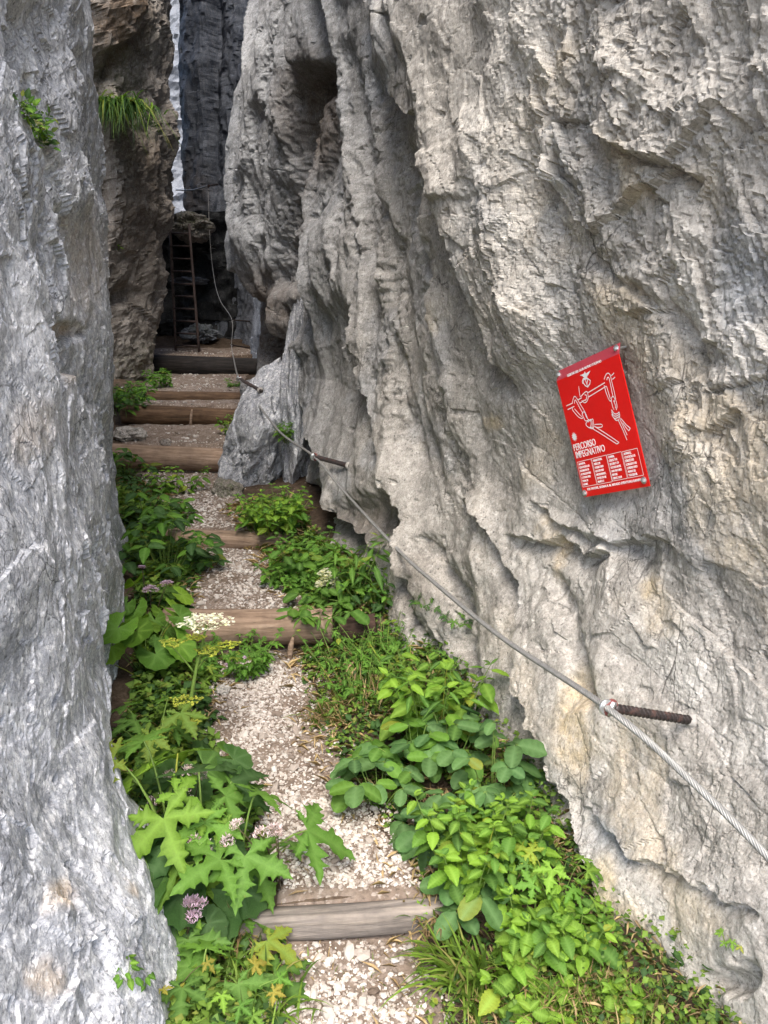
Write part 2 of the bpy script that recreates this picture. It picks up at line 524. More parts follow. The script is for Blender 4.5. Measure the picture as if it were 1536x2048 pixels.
# ------------------------------------------------------------------ ground profile along the gully
_PY = np.array([-30, -3, 0.6, 1.80, 1.880, 1.90, 2.6, 3.36, 3.50, 3.55, 3.585, 3.75, 4.66, 4.80, 4.83, 5.6, 6.85, 7.02, 7.07, 7.5, 8.20, 8.33, 8.38, 8.88, 8.93, 8.97, 9.6, 10.80, 10.96, 11.02, 12.0, 13.5, 40])
_PZ = np.array([-4.0, -.30, .0, .015, .02, .115, .165, .20, .175, .18, .335, .345, .36, .345, .455, .47, .485, .46, .72, .73, .775, .77, .975, .99, 1.0, 1.075, 1.12, 1.20, 1.18, 1.46, 1.50, 1.75, 5.0])
_SY = np.linspace(-30, 40, 2801)
_SZ = np.interp(_SY, _PY, _PZ)
_k = np.hanning(41); _k /= _k.sum()
_SS = np.convolve(np.pad(_SZ, 20, mode='edge'), _k, 'valid')
_CY = np.array([-3, 0, 1.6, 2.03, 2.6, 3.3, 3.7, 4.4, 5.0, 6.5, 7.5, 9.5, 12, 14])
_CL = np.array([-.25, -.28, -.27, -.31, -.62, -.76, -1.0, -1.06, -1.33, -2.0, -2.5, -2.8, -3.4, -3.8])
_CR = np.array([.15, .13, .10, .10, -.20, -.36, -.36, -.62, -.87, -1.35, -1.44, -1.75, -2.0, -2.4])
def path_edges(y):
    return np.interp(y, _CY, _CL), np.interp(y, _CY, _CR)
def G(x, y, rough=True):
    x = np.asarray(x, float); y = np.asarray(y, float)
    l, r = path_edges(y)
    c = (l + r) / 2; h = (r - l) / 2
    d = np.abs(x - c) - h
    yy = y + .03 * (x - c)
    t = sstep(.15, .5, d)
    z = np.interp(yy, _SY, _SZ) * (1 - t) + np.interp(yy, _SY, _SS) * t
    z = z + .10 * sstep(.05, .8, d)
    if rough:
        z = z + .016 * fbm(x * 3.1, y * 3.1, x * 0 + .5, 3, 40) + .006 * fbm(x * 13, y * 13, x * 0 + .7, 2, 44)
    return z
def ground_hit(px, py):
    d = ray(px, py); d = d / d[1]
    ys = np.linspace(1.0, 12.5, 2300)
    P = CAM[None] + d[None] * ys[:, None]
    b = P[:, 2] < G(P[:, 0], P[:, 1], False)
    i = int(np.argmax(b)) if b.any() else len(ys) - 1
    p = P[i].copy(); p[2] = float(G(p[0:1], p[1:2])[0])
    return p

def grid_faces(nr, nc):
    i = np.arange(nr * nc).reshape(nr, nc)
    return np.stack([i[:-1, :-1], i[:-1, 1:], i[1:, 1:], i[1:, :-1]], -1).reshape(-1, 4)
def spaced(stops):
    """stops: (value, spacing) -> samples with varying spacing"""
    out = [stops[0][0]]
    xs = [a for a, b in stops]; ss = [b for a, b in stops]
    while out[-1] < xs[-1]:
        out.append(out[-1] + np.interp(out[-1], xs, ss))
    return np.array(out)
gx = spaced([(-40, 8), (-5, .25), (-3.5, .035), (1.0, .02), (1.5, .2), (40, 8)])
gy = spaced([(-30, 6), (.2, .3), (1.2, .018), (4, .025), (8, .04), (13, .08), (15, .5), (40, 5)])
GX, GY = np.meshgrid(gx, gy)
GZ = G(GX, GY)
ground = link('ground', mesh_np('ground', np.stack([GX, GY, GZ], -1).reshape(-1, 3), grid_faces(*GX.shape), M['soil'], True))
tag(ground, kind='structure')

# the trodden path: a ragged strip a few millimetres above the soil
py_ = spaced([(.2, .2), (1.3, .02), (4, .025), (8, .04), (12.2, .06)])
nu = 41
L_, R_ = path_edges(py_)
rag_l = .06 * fbm(py_ * 3, py_ * 0 + .3, py_ * 0, 4, 51); rag_r = .06 * fbm(py_ * 3, py_ * 0 + 5.3, py_ * 0, 4, 53)
u = np.linspace(-.06, 1.06, nu)
PX = (L_ + rag_l)[:, None] * (1 - u) + (R_ + rag_r)[:, None] * u
PYY = np.repeat(py_[:, None], nu, 1)
PZ_ = G(PX, PYY) + .006
PZ_[:, 0] -= .03; PZ_[:, -1] -= .03
path = link('path', mesh_np('path', np.stack([PX, PYY, PZ_], -1).reshape(-1, 3), grid_faces(*PX.shape), M['path'], True))
tag(path, kind='structure')

# ------------------------------------------------------------------ rock
HITS = []           # (px, py, depth, xyz, normal) of the rock surfaces, to seat plants, pegs and bolts on them
def catmull(P, n=60):
    P = np.asarray(P, float)
    Q = np.vstack([2 * P[0] - P[1], P, 2 * P[-1] - P[-2]])
    out = []
    t = np.linspace(0, 1, n, endpoint=False)[:, None]
    for i in range(1, len(Q) - 2):
        a, b, c, d = Q[i - 1], Q[i], Q[i + 1], Q[i + 2]
        out.append(.5 * (2 * b + (c - a) * t + (2 * a - 5 * b + 4 * c - d) * t ** 2 + (3 * b - a - 3 * c + d) * t ** 3))
    out.append(P[-1:])
    return np.vstack(out)
def rock_sheet(name, mat, plan, side, shape, relief, k=.0035, rows=560, vis=.47, ztop=9.0, zlow=.4, smin=.005, smooth=False, coarse=None, flatrows=14):
    C = catmull(plan)
    ds = np.linalg.norm(np.diff(C, axis=0), axis=1)
    S = np.concatenate([[0], np.cumsum(ds)])
    s = 0.0; ss = []
    while s < S[-1]:
        ss.append(s)
        x = np.interp(s, S, C[:, 0]); y = np.interp(s, S, C[:, 1])
        d = max(smin, k * max(math.hypot(x, y), .8))
        if coarse and coarse(x, y): d = .12
        s += d
    ss = np.array(ss)
    x0 = np.interp(ss, S, C[:, 0]); y0 = np.interp(ss, S, C[:, 1])
    e = .08
    tx = np.interp(ss + e, S, C[:, 0]) - np.interp(ss - e, S, C[:, 0]); ty = np.interp(ss + e, S, C[:, 1]) - np.interp(ss - e, S, C[:, 1])
    L = np.hypot(tx, ty); tx /= L; ty /= L
    nx, ny = (-ty * side, tx * side)
    dist = np.hypot(x0, y0)
    zb = np.interp(y0, _SY, _SS) - zlow
    zt = 1.6 + vis * np.maximum(dist, 1.4) + .35
    t = np.linspace(0, 1, rows)
    Z = zb[None] + (zt - zb)[None] * t[:, None]
    tt = np.linspace(0, 1, flatrows + 1)[1:]
    Z2 = zt[None] + (np.maximum(ztop, zt + 1.0) - zt)[None] * tt[:, None]
    Z = np.vstack([Z, Z2])
    Sg = np.repeat(ss[None], len(Z), 0)
    X = np.repeat(x0[None], len(Z), 0); Y = np.repeat(y0[None], len(Z), 0)
    NX = np.repeat(nx[None], len(Z), 0); NY = np.repeat(ny[None], len(Z), 0)
    X, Y = shape(X, Y, Z, Sg, NX, NY)
    P = np.stack([X, Y, Z], -1)
    px, py, dz = proj(P)
    bad = dz < .3
    px = np.where(bad, 1e5, px); py = np.where(bad, 1e5, py)
    D, DZ, attrs = relief(Sg, Z, px, py, P)
    P = P + np.stack([NX * D, NY * D, DZ + 0 * D], -1)
    fc = grid_faces(*Z.shape)
    if side > 0: fc = fc[:, ::-1]
    me = mesh_np(name, P.reshape(-1, 3), fc, mat, smooth, {a: b.ravel() for a, b in attrs.items()})
    o = link(name, me)
    tag(o, kind='structure')
    px, py, dz = proj(P)
    N = np.stack([NX, NY, 0 * NX], -1)
    m = (dz > .3) & (px > -50) & (px < 1600) & (py > -50) & (py < 2150)
    HITS.append((px[m], py[m], dz[m], P[m], N[m]))
    return o
def rock_hit(px, py, r=5):
    best = None
    for a, b, d, P, N in HITS:
        m = (np.abs(a - px) < r) & (np.abs(b - py) < r)
        if m.any():
            i = np.where(m)[0][np.argmin(d[m])]
            if best is None or d[i] < best[0]: best = (d[i], P[i], N[i])
    if best is None:
        return rock_hit(px, py, r * 2) if r < 200 else (pt(px, py, 3.0), np.array([0, -1, 0]))
    return best[1].copy(), best[2].copy()

def pdist(px, py, poly, pad):
    """signed pixel distance to a downward polyline (right side positive) and the position 0..1 along it"""
    poly = np.asarray(poly, float)
    D = np.full(px.shape, 1e6); SG = np.zeros(px.shape); T = np.zeros(px.shape)
    m = (px > poly[:, 0].min() - pad) & (px < poly[:, 0].max() + pad) & (py > poly[:, 1].min() - pad) & (py < poly[:, 1].max() + pad)
    if not m.any(): return D, T
    x = px[m]; y = py[m]
    ln = np.concatenate([[0], np.cumsum(np.linalg.norm(np.diff(poly, axis=0), axis=1))])
    bd = np.full(x.shape, 1e6); bs = np.zeros(x.shape); bt = np.zeros(x.shape)
    for i in range(len(poly) - 1):
        a = poly[i]; b = poly[i + 1]; e = b - a; l2 = e @ e
        q = np.clip(((x - a[0]) * e[0] + (y - a[1]) * e[1]) / l2, 0, 1)
        dx = x - a[0] - q * e[0]; dy = y - a[1] - q * e[1]
        d = np.hypot(dx, dy)
        k = d < bd
        bd = np.where(k, d, bd)
        cr = (dx * e[1] - dy * e[0])
        bs = np.where(k, np.sign(cr), bs)
        bt = np.where(k, (ln[i] + q * math.sqrt(l2)) / ln[-1], bt)
    D[m] = bd * np.where(bs == 0, 1, bs); T[m] = bt
    return D, T
def ends(t, a=.12):
    return sstep(0, a, t) * sstep(0, a, 1 - t)
def groove(px, py, poly, depth, wd, a=.15):
    d, t = pdist(px, py, poly, wd * 4)
    return -depth * np.exp(-(d / wd) ** 2) * ends(t, a)
def ledge(px, py, poly, amp, wl, wr, lift=.45, soft=4.0, a=.12):
    """the right (or upper) side stands proud, the left side drops back at once and recovers over wl"""
    d, t = pdist(px, py, poly, max(wl, wr) * 4)
    k = sstep(-soft, soft, d)
    v = np.where(d < 1e5, (1 - k) * -amp * np.exp(np.minimum(d, 0) / wl) + k * amp * lift * np.exp(-np.maximum(d, 0) / wr), 0)
    return v * ends(t, a)
def drop(px, py, poly, amp, wr, soft=3.5, a=.1):
    d, t = pdist(px, py, poly, wr * 4)
    return np.where(np.abs(d) < 1e5, -amp * sstep(-soft, soft, d) * np.exp(-np.maximum(d, 0) / wr), 0) * ends(t, a)
def blob(px, py, cx, cy, rx, ry, amp, p=2):
    q = ((px - cx) / rx) ** 2 + ((py - cy) / ry) ** 2
    return amp * np.exp(-q ** (p / 2))

def warp(px, py, P, a1=16, a2=7):
    x, y, z = P[..., 0], P[..., 1], P[..., 2]
    f = 2.5 / np.maximum(np.hypot(x, y), 1)
    wx = fbm(x * 5, y * 5, z * 5, 3, 61) * a1 * f + fbm(x * 22, y * 22, z * 22, 2, 67) * a2 * f
    wy = fbm(x * 5 + 9, y * 5, z * 5, 3, 63) * a1 * f + fbm(x * 22, y * 22 + 7, z * 22, 2, 69) * a2 * f
    return px + wx, py + wy

# ---- the right-hand cliff
PLAN_R = [(1.35, .2), (1.05, 1.0), (.86, 1.7), (.665, 2.24), (.44, 2.95), (.13, 3.9), (-.20, 5.0), (-.62, 6.2), (-1.12, 7.3), (-1.50, 8.15), (-1.52, 8.9), (-1.45, 10.0), (-1.6, 12.0), (-1.7, 14.0)]
def shape_r(X, Y, Z, S, NX, NY):
    g = np.interp(Y, _SY, _SS)
    h = Z - g
    low = np.clip(.9 - h, 0, 1.4)
    # foot runs out towards the path, head leans over a little
    off = .23 * low * sstep(1.4, 2.4, Y) * (1 - sstep(5.2, 6.2, Y)) + .19 * low * (1 - sstep(1.4, 2.4, Y))
    off = off + .13 * np.clip(Z - 1.37, -.32, 1.4) * (1 - sstep(2.8, 4.4, Y))
    # far corner: belly at 3 m, set back at the foot and above
    far = sstep(6.0, 7.6, Y)
    off = off + far * np.interp(Z, [1.2, 1.7, 2.1, 2.6, 3.2, 4.0, 4.8, 6], [-.05, -.12, -.12, -.06, -.05, -.14, -.36, .1])  # unseen head leans back in, shaped to shade the slot
    return X + NX * off, Y + NY * off
def relief_r(S, Z, px, py, P):
    x, y, z = P[..., 0], P[..., 1], P[..., 2]
    wx, wy = warp(px, py, P)
    # ribs running down and towards the camera
    ca, sa = math.cos(R(24)), math.sin(R(24))
    ac = S * ca - Z * sa
    al = S * sa + Z * ca
    w1 = .35 * fbm(ac * .9, al * .6, S * 0, 3, 5)
    far = sstep(2.2, 4.2, y)
    r1 = 1 - np.abs(perlin(ac * 1.7 + w1, al * .33, S * 0 + 3.1, 11)) * 2
    r2 = 1 - np.abs(perlin(ac * 4.4 + w1 * 2, al * .8, S * 0 + 1.1, 13)) * 2
    r3 = 1 - np.abs(perlin(ac * 10 + w1 * 3, al * 2.6, S * 0 + 1.7, 17)) * 2
    D = (.034 + .066 * far) * r1 + (.005 + .018 * far) * r2
    D = D + .038 * fbm(x * 1.9, y * 1.9, z * 1.9, 3, 21) + (.011 + .004 * far) * fbm(x * 6, y * 6, z * 6, 4, 25, .5)
    # broken plates
    f1, e1 = facets(ac * 3.0 + .5 * w1, al * 2.0, 1, 1)
    id1 = FACET_ID[0]
    f2, e2 = facets(ac * 8.5 + w1, al * 6.0 + .3 * perlin(ac * 6, al * 6, S * 0, 3), 2, 1)
    id2 = FACET_ID[0]
    f3, e3 = facets(ac * 24 + w1 * 3, al * 17, 3, 1)
    f4, e4 = facets(ac * 55, al * 42, 4, 1)
    frac = sstep(900, 1150, wx) * (1 - sstep(650, 1000, wy)) * (wx < 9e4)
    frac = np.clip(frac + .25 * sstep(1250, 1400, wx) * (wx < 9e4) * (1 - sstep(1700, 1900, wy)), 0, 1)
    patch = sstep(-.1, .45, fbm(x * 1.7, y * 1.7, z * 1.7, 2, 33))
    fm = np.clip(.24 + .76 * frac, 0, 1) * (.45 + .55 * patch) * (1 - .45 * far)
    D = D + fm * (.060 * f1 + .060 * f2) + np.clip(frac * (.4 + .6 * patch) + .07, 0, 1) * (1 - .5 * far) * .020 * f3 + np.clip(frac + .10, 0, 1) * (1 - .5 * far) * .008 * f4
    D = D - .012 * fm * (1 - sstep(0, .05, e2)) - .014 * patch * (1 - sstep(0, .022, e1))
    # pits and pockets
    pk = perlin(x * 14, y * 14, z * 14, 71)
    D = D - .018 * sstep(.48, .62, pk) * (.4 + .6 * far)
    smo = np.clip(blob(wx, wy, 680, 820, 60, 190, 1, 6) + .7 * blob(wx, wy, 830, 620, 50, 260, 1, 4), 0, 1)
    D = D * (1 - .6 * np.where(wx < 9e4, smo, 0))
    # what the photograph shows one by one
    A = 0
    A = A + ledge(wx, wy, [(762, -60), (768, 30), (788, 110), (826, 190), (872, 255), (902, 340), (928, 392), (934, 440), (950, 520), (985, 620), (1010, 720), (1050, 800)], .10, 42, 170, .5, 4, .1)
    A = A + ledge(wx, wy, [(880, 330), (905, 372), (930, 396), (936, 420)], .10, 35, 60, .3)
    A = A + groove(wx, wy, [(640, 118), (618, 190), (606, 300), (596, 420), (588, 520), (572, 600)], .24, 22, .10)
    A = A + blob(wx, wy, 636, 160, 38, 36, -.08, 4)
    A = A + groove(wx, wy, [(672, 140), (664, 260), (655, 380), (640, 480)], .10, 14)
    A = A + groove(wx, wy, [(530, 200), (520, 330), (525, 470)], .08, 16)
    A = A + ledge(wx, wy, [(735, 590), (748, 680), (762, 780), (800, 900), (832, 1040), (845, 1180)], .10, 30, 90, .5)
    A = A + groove(wx, wy, [(780, 120), (800, 260), (840, 420), (868, 560), (872, 700)], .06, 18)
    A = A + groove(wx, wy, [(700, 60), (712, 200), (730, 330), (752, 470), (760, 580)], .08, 18)
    A = A + ledge(wx, wy, [(604, 640), (612, 740), (630, 840), (665, 940), (700, 1040), (760, 1110)], .22, 38, 60, .4)
    for gp_, dp_, wd_ in (([(655, 60), (668, 180), (690, 300), (700, 420), (705, 560)], .07, 10), ([(740, 120), (765, 250), (775, 400), (800, 520), (806, 640)], .07, 11), ([(560, 40), (548, 160), (540, 300), (548, 430)], .06, 9), ([(500, 330), (515, 430), (540, 520)], .05, 9), ([(790, 560), (806, 700), (835, 830), (860, 960)], .055, 12), ([(880, 640), (905, 780), (935, 900), (960, 1020)], .045, 13), ([(560, 740), (575, 860), (610, 980)], .05, 9)):
        A = A + groove(wx, wy, gp_, dp_, wd_)
    A = A + blob(wx, wy, 745, 1035, 60, 45, -.10, 3)
    A = A + blob(wx, wy, 640, 1000, 30, 32, -.25, 4)
    A = A + blob(wx, wy, 690, 480, 45, 60, .07) + blob(wx, wy, 655, 560, 30, 55, .06)
    A = A + groove(wx, wy, [(865, 1060), (905, 1180), (925, 1300), (965, 1420)], .09, 18)
    A = A + groove(wx, wy, [(815, 1130), (838, 1230), (866, 1320), (905, 1400)], .10, 16)
    A = A + ledge(wx, wy, [(1035, 1060), (1090, 1090), (1130, 1075), (1180, 1110), (1245, 1112)], .045, 40, 70, .6)
    A = A + groove(wx, wy, [(1100, 1130), (1140, 1230), (1165, 1330), (1200, 1420)], .05, 22)
    A = A + ledge(wx, wy, [(930, 980), (1000, 1050), (1040, 1180), (1050, 1300), (1080, 1420), (1130, 1560)], .06, 45, 80, .5)
    A = A + ledge(wx, wy, [(1180, 1600), (1240, 1640), (1300, 1700), (1390, 1740), (1480, 1790), (1560, 1850)], .028, 40, 80, .7)
    A = A + ledge(wx, wy, [(1020, 1340), (1080, 1480), (1160, 1620), (1230, 1760), (1265, 1900)], .05, 40, 70, .5)
    A = A + blob(wx, wy, 1490, 1960, 60, 30, -.06, 4)
    A = A + ledge(wx, wy, [(1230, 260), (1300, 330), (1400, 360), (1440, 380)], .04, 40, 70, .6)
    A = A + ledge(wx, wy, [(1085, 1000), (1150, 1060), (1260, 1100), (1380, 1090)], .03, 40, 60, .7)
    A = A + groove(wx, wy, [(1190, 480), (1240, 560), (1330, 620), (1420, 740)], .03, 12)
    # underside of the far corner
    A = A + ledge(wx, wy, [(425, 440), (452, 490), (492, 560), (540, 630), (575, 690), (590, 730)], .30, 130, 60, .15, 6, .03)
    A = A + blob(wx, wy, 535, 700, 28, 90, -.30, 4)
    A = A + groove(wx, wy, [(590, 600), (600, 660), (596, 720)], .10, 10)
    A = np.where(wx < 9e4, A, 0)
    # calm, slightly dished where the sign hangs
    q = np.clip(1 - blob(px, py, 1205, 855, 135, 200, .92, 4), 0, 1)
    D = (D + A) * q - (1 - q) * .020
    # colour that belongs to the rock
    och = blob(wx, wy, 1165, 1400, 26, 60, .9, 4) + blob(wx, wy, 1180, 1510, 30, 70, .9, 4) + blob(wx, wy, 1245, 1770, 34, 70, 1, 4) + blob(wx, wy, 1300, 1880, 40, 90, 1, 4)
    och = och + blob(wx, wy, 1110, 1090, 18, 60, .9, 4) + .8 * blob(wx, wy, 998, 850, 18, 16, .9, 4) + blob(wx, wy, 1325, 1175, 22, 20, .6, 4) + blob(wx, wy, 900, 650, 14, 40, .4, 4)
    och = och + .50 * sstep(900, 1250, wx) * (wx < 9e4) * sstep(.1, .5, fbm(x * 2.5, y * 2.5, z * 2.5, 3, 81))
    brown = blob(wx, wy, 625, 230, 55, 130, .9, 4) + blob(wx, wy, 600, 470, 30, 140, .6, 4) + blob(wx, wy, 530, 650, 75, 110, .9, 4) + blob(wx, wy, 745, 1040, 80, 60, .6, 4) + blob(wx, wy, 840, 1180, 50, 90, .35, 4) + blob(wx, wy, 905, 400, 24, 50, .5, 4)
    moss = blob(wx, wy, 850, 1215, 20, 30, .6, 4) + blob(wx, wy, 915, 1250, 16, 30, .6, 4) + blob(wx, wy, 640, 1000, 30, 30, .5, 4)
    ok = wx < 9e4
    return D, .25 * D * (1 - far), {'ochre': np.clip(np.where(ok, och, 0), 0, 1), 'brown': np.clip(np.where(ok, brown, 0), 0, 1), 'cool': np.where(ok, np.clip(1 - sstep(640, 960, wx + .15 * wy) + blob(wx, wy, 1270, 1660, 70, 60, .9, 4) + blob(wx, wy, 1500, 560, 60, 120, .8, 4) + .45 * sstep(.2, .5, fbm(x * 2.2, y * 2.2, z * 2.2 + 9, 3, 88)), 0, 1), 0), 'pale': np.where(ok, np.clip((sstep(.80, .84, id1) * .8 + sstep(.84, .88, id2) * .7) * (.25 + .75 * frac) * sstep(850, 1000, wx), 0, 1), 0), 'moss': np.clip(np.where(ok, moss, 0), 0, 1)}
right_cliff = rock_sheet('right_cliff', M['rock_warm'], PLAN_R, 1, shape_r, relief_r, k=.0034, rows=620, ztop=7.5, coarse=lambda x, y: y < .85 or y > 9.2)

# ---- the left-hand rock
PLAN_L = [(-.95, .2), (-.84, .9), (-.83, 1.55), (-.90, 2.2), (-1.05, 3.0), (-1.27, 3.8), (-1.60, 4.7), (-2.15, 5.8), (-2.85, 6.9), (-3.7, 7.8)]
def shape_l(X, Y, Z, S, NX, NY):
    g = np.interp(Y, _SY, _SS)
    h = Z - g
    toe = np.interp(h, [-.5, .0, .15, .35, .6, .9, 1.3], [.36, .33, .28, .19, .10, .04, 0]) * np.exp(-(np.maximum(Y - 1.62, 0) / .50) ** 2) * 1.12
    off = toe + .03 * np.clip(.5 - h, 0, 1) - .08 * sstep(2.4, 2.9, Y) * (1 - sstep(3.9, 4.6, Y)) * np.clip(1.1 - h, 0, 1)
    off = off - .05 * np.clip(Z - 1.4, 0, 1.2) * (1 - sstep(2.5, 3.6, Y))
    return X + NX * off, Y + NY * off
def relief_l(S, Z, px, py, P):
    x, y, z = P[..., 0], P[..., 1], P[..., 2]
    wx, wy = warp(px, py, P)
    ca, sa = math.cos(R(-26)), math.sin(R(-26))
    ac = S * ca - Z * sa
    al = S * sa + Z * ca
    w1 = .35 * fbm(ac * .9, al * .6, S * 0 + 4, 3, 105)
    r1 = 1 - np.abs(perlin(ac * 1.5 + w1, al * .35, S * 0 + 3.1, 111)) * 2
    r2 = 1 - np.abs(perlin(ac * 4.0 + w1 * 2, al * 1.1, S * 0 + 1.1, 113)) * 2
    D = .034 * r1 - .022 + .030 * fbm(x * 2.2, y * 2.2, z * 2.2, 3, 121) + .007 * fbm(x * 8, y * 8, z * 8, 4, 125, .5)
    f1, e1 = facets(ac * 3.4 + .5 * w1, al * 2.6, 21, 1)
    f2, e2 = facets(ac * 10 + w1, al * 8, 22, 1)
    f3, e3 = facets(ac * 26 + w1 * 3, al * 21, 23, 1)
    patch = sstep(-.1, .45, fbm(x * 1.9, y * 1.9, z * 1.9, 2, 133))
    D = D + (.3 + .7 * patch) * (.028 * f1 + .018 * f2 + .0070 * f3)
    pk = perlin(x * 24, y * 24, z * 24, 171)
    D = D - .009 * sstep(.46, .6, pk)
    A = drop(wx, wy, [(20, -60), (24, 100), (34, 190), (60, 280), (86, 380), (120, 500), (128, 640), (150, 720), (186, 850), (196, 930), (200, 1040), (232, 1140)], .10, 55)
    A = A + blob(wx, wy, 130, 655, 22, 30, -.06, 4) + blob(wx, wy, 175, 660, 20, 18, -.05, 4)
    A = A + groove(wx, wy, [(140, 660), (146, 720), (160, 760)], .06, 12)
    A = A + ledge(wx, wy, [(128, 90), (150, 160), (166, 230), (182, 330), (200, 420)], -.02, 40, 30, 1.6)
    A = A + blob(wx, wy, 150, 400, 26, 60, .03) + blob(wx, wy, 60, 1150, 120, 200, .02)
    A = A + groove(wx, wy, [(190, 1900), (150, 1840), (205, 1880), (245, 1960)][::-1], .02, 10)
    A = np.where(wx < 9e4, A, 0)
    och = blob(wx, wy, 118, 1790, 34, 34, .8, 4) + blob(wx, wy, 275, 1775, 22, 16, .6, 4) + .4 * blob(wx, wy, 60, 860, 40, 60, .9, 4) + blob(wx, wy, 155, 740, 12, 40, .6, 4) + blob(wx, wy, 175, 655, 20, 16, .6, 4) + blob(wx, wy, 125, 645, 18, 22, .6, 4) + blob(wx, wy, 90, 1960, 40, 40, .5, 4) + blob(wx, wy, 190, 520, 30, 120, .4, 4)
    ok = wx < 9e4
    return D + A, .2 * D, {'ochre': np.clip(np.where(ok, och, 0), 0, 1), 'moss': np.clip(np.where(ok, .9 * blob(wx, wy, 228, 1100, 20, 160, .5, 4), 0), 0, 1)}
left_cliff = rock_sheet('left_cliff', M['rock_cool'], PLAN_L, -1, shape_l, relief_l, k=.0036, rows=560, ztop=7.0, coarse=lambda x, y: y < .75 or y > 6.2)

# ---- brown slab behind it, on the left of the slot
PLAN_B = [(-6.5, 8.3), (-5.2, 8.35), (-4.2, 8.7), (-3.4, 9.3), (-2.86, 10.0), (-2.75, 10.5), (-3.1, 11.1), (-4.2, 12.6), (-6.0, 14), (-9, 16)]
def shape_b(X, Y, Z, S, NX, NY):
    k = np.interp(Z, [1, 1.4, 1.8, 2.2, 3.2, 4.2, 5.2, 6.2, 8, 12], [-.34, -.30, -.23, -.19, .01, .11, .18, .28, .55, .7])  # unseen upper slab leans over, added to keep the slot below dark
    return X + k * sstep(8.3, 9.6, Y) * (1 - sstep(12.5, 14, Y)), Y - .05 * np.clip(Z - 4.2, 0, 3)
def relief_b(S, Z, px, py, P):
    x, y, z = P[..., 0], P[..., 1], P[..., 2]
    wx, wy = warp(px, py, P)
    r2 = 1 - np.abs(perlin(S * 2.2, Z * .5, S * 0 + 1.1, 213)) * 2
    D = .06 * r2 + .09 * fbm(x * 1.5, y * 1.5, z * 1.2, 4, 221, .55) + .03 * fbm(x * 7, y * 7, z * 5, 3, 225, .6)
    f1, e1 = facets(S * 2.2, Z * 1.4, 31, 1)
    f2, e2 = facets(S * 7, Z * 4.5, 32, 1)
    f3, e3 = facets(S * 17, Z * 12, 33, 1)
    D = D + .07 * f1 + .035 * f2 + .014 * f3
    A = ledge(wx, wy, [(270, -60), (262, 40), (240, 85), (215, 105), (180, 112)], -.16, 160, 60, .3)
    A = A + blob(wx, wy, 215, 15, 50, 75, .22, 2)
    A = A + ledge(wx, wy, [(225, 110), (210, 170), (205, 260), (212, 340), (218, 460)], .2, 40, 60, .3)
    A = A + blob(wx, wy, 250, 590, 26, 22, -.15, 4) + groove(wx, wy, [(330, 170), (322, 300), (318, 420), (325, 560)], .15, 10)
    A = np.where(wx < 9e4, A, 0)
    och = blob(wx, wy, 225, 40, 60, 100, .9, 4) + blob(wx, wy, 280, 420, 60, 160, .45, 4)
    moss = blob(wx, wy, 245, 190, 46, 90, .5, 4) + blob(wx, wy, 300, 90, 40, 60, .2, 4) + blob(wx, wy, 300, 740, 80, 60, .6, 4)
    return D + A, .1 * D, {'ochre': np.clip(och, 0, 1), 'moss': np.clip(moss, 0, 1)}
brown_slab = rock_sheet('brown_cliff', M['rock_brown'], PLAN_B, -1, shape_b, relief_b, k=.0036, rows=420, ztop=11.0, vis=.45, coarse=lambda x, y: x < -4.6 or y > 12.5)

# ---- dark slab closing the slot on the right
PLAN_D = [(-3.70, 22), (-3.42, 17), (-3.30, 14.2), (-3.22, 13.6), (-2.9, 13.25), (-2.3, 13.0), (-1.9, 12.0), (-1.75, 11.0), (-1.4, 10.2)]
def shape_d(X, Y, Z, S, NX, NY):
    return X + .02 * (Z - 2), Y
def relief_d(S, Z, px, py, P):
    x, y, z = P[..., 0], P[..., 1], P[..., 2]
    D = .10 * fbm(x * 1.1, y * 1.1, z * .5, 4, 321, .5) + .03 * fbm(x * 5, y * 5, z * 3, 3, 325, .6)
    f1, e1 = facets(S * 1.6, Z * .7, 41, 1)
    f2, e2 = facets(S * 7, Z * 4, 42, 1)
    D = D + .06 * f1 + .018 * f2
    wx, wy = warp(px, py, P)
    A = groove(wx, wy, [(430, -60), (428, 150), (424, 300), (430, 420)], .22, 12) + blob(wx, wy, 378, 570, 36, 125, -.8, 6) * (y < 13.7)
    A = np.where(wx < 9e4, A, 0)
    return D + A, 0 * D, {'ochre': np.clip(blob(wx, wy, 380, 400, 40, 90, .6, 4), 0, 1), 'moss': np.clip(blob(wx, wy, 385, 640, 60, 80, .5, 4), 0, 1)}
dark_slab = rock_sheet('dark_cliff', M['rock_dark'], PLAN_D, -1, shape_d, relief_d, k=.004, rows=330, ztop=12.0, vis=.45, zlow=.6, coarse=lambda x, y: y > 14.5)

# ---- pale rock seen through the slit
PLAN_F = [(-12, 27), (-9, 26), (-7, 25.5), (-5, 25.5), (-2, 26)]
def relief_f(S, Z, px, py, P):
    x, y, z = P[..., 0], P[..., 1], P[..., 2]
    D = .5 * fbm(x * .5, y * .5, z * .4, 5, 421, .6)
    f1, e1 = facets(S * .9, Z * .6, 51, 1); f2, e2 = facets(S * 3, Z * 2, 52, 1)
    return D + .25 * f1 + .1 * f2, 0 * D, {'ochre': 0 * D, 'moss': 0 * D}
far_slab = rock_sheet('far_cliff', M['rock_far'], PLAN_F, -1, lambda X, Y, Z, S, a, b: (X, Y + .25 * np.clip(Z - 2, 0, 30)), relief_f, k=.004, rows=160, ztop=16, vis=.45, zlow=6)

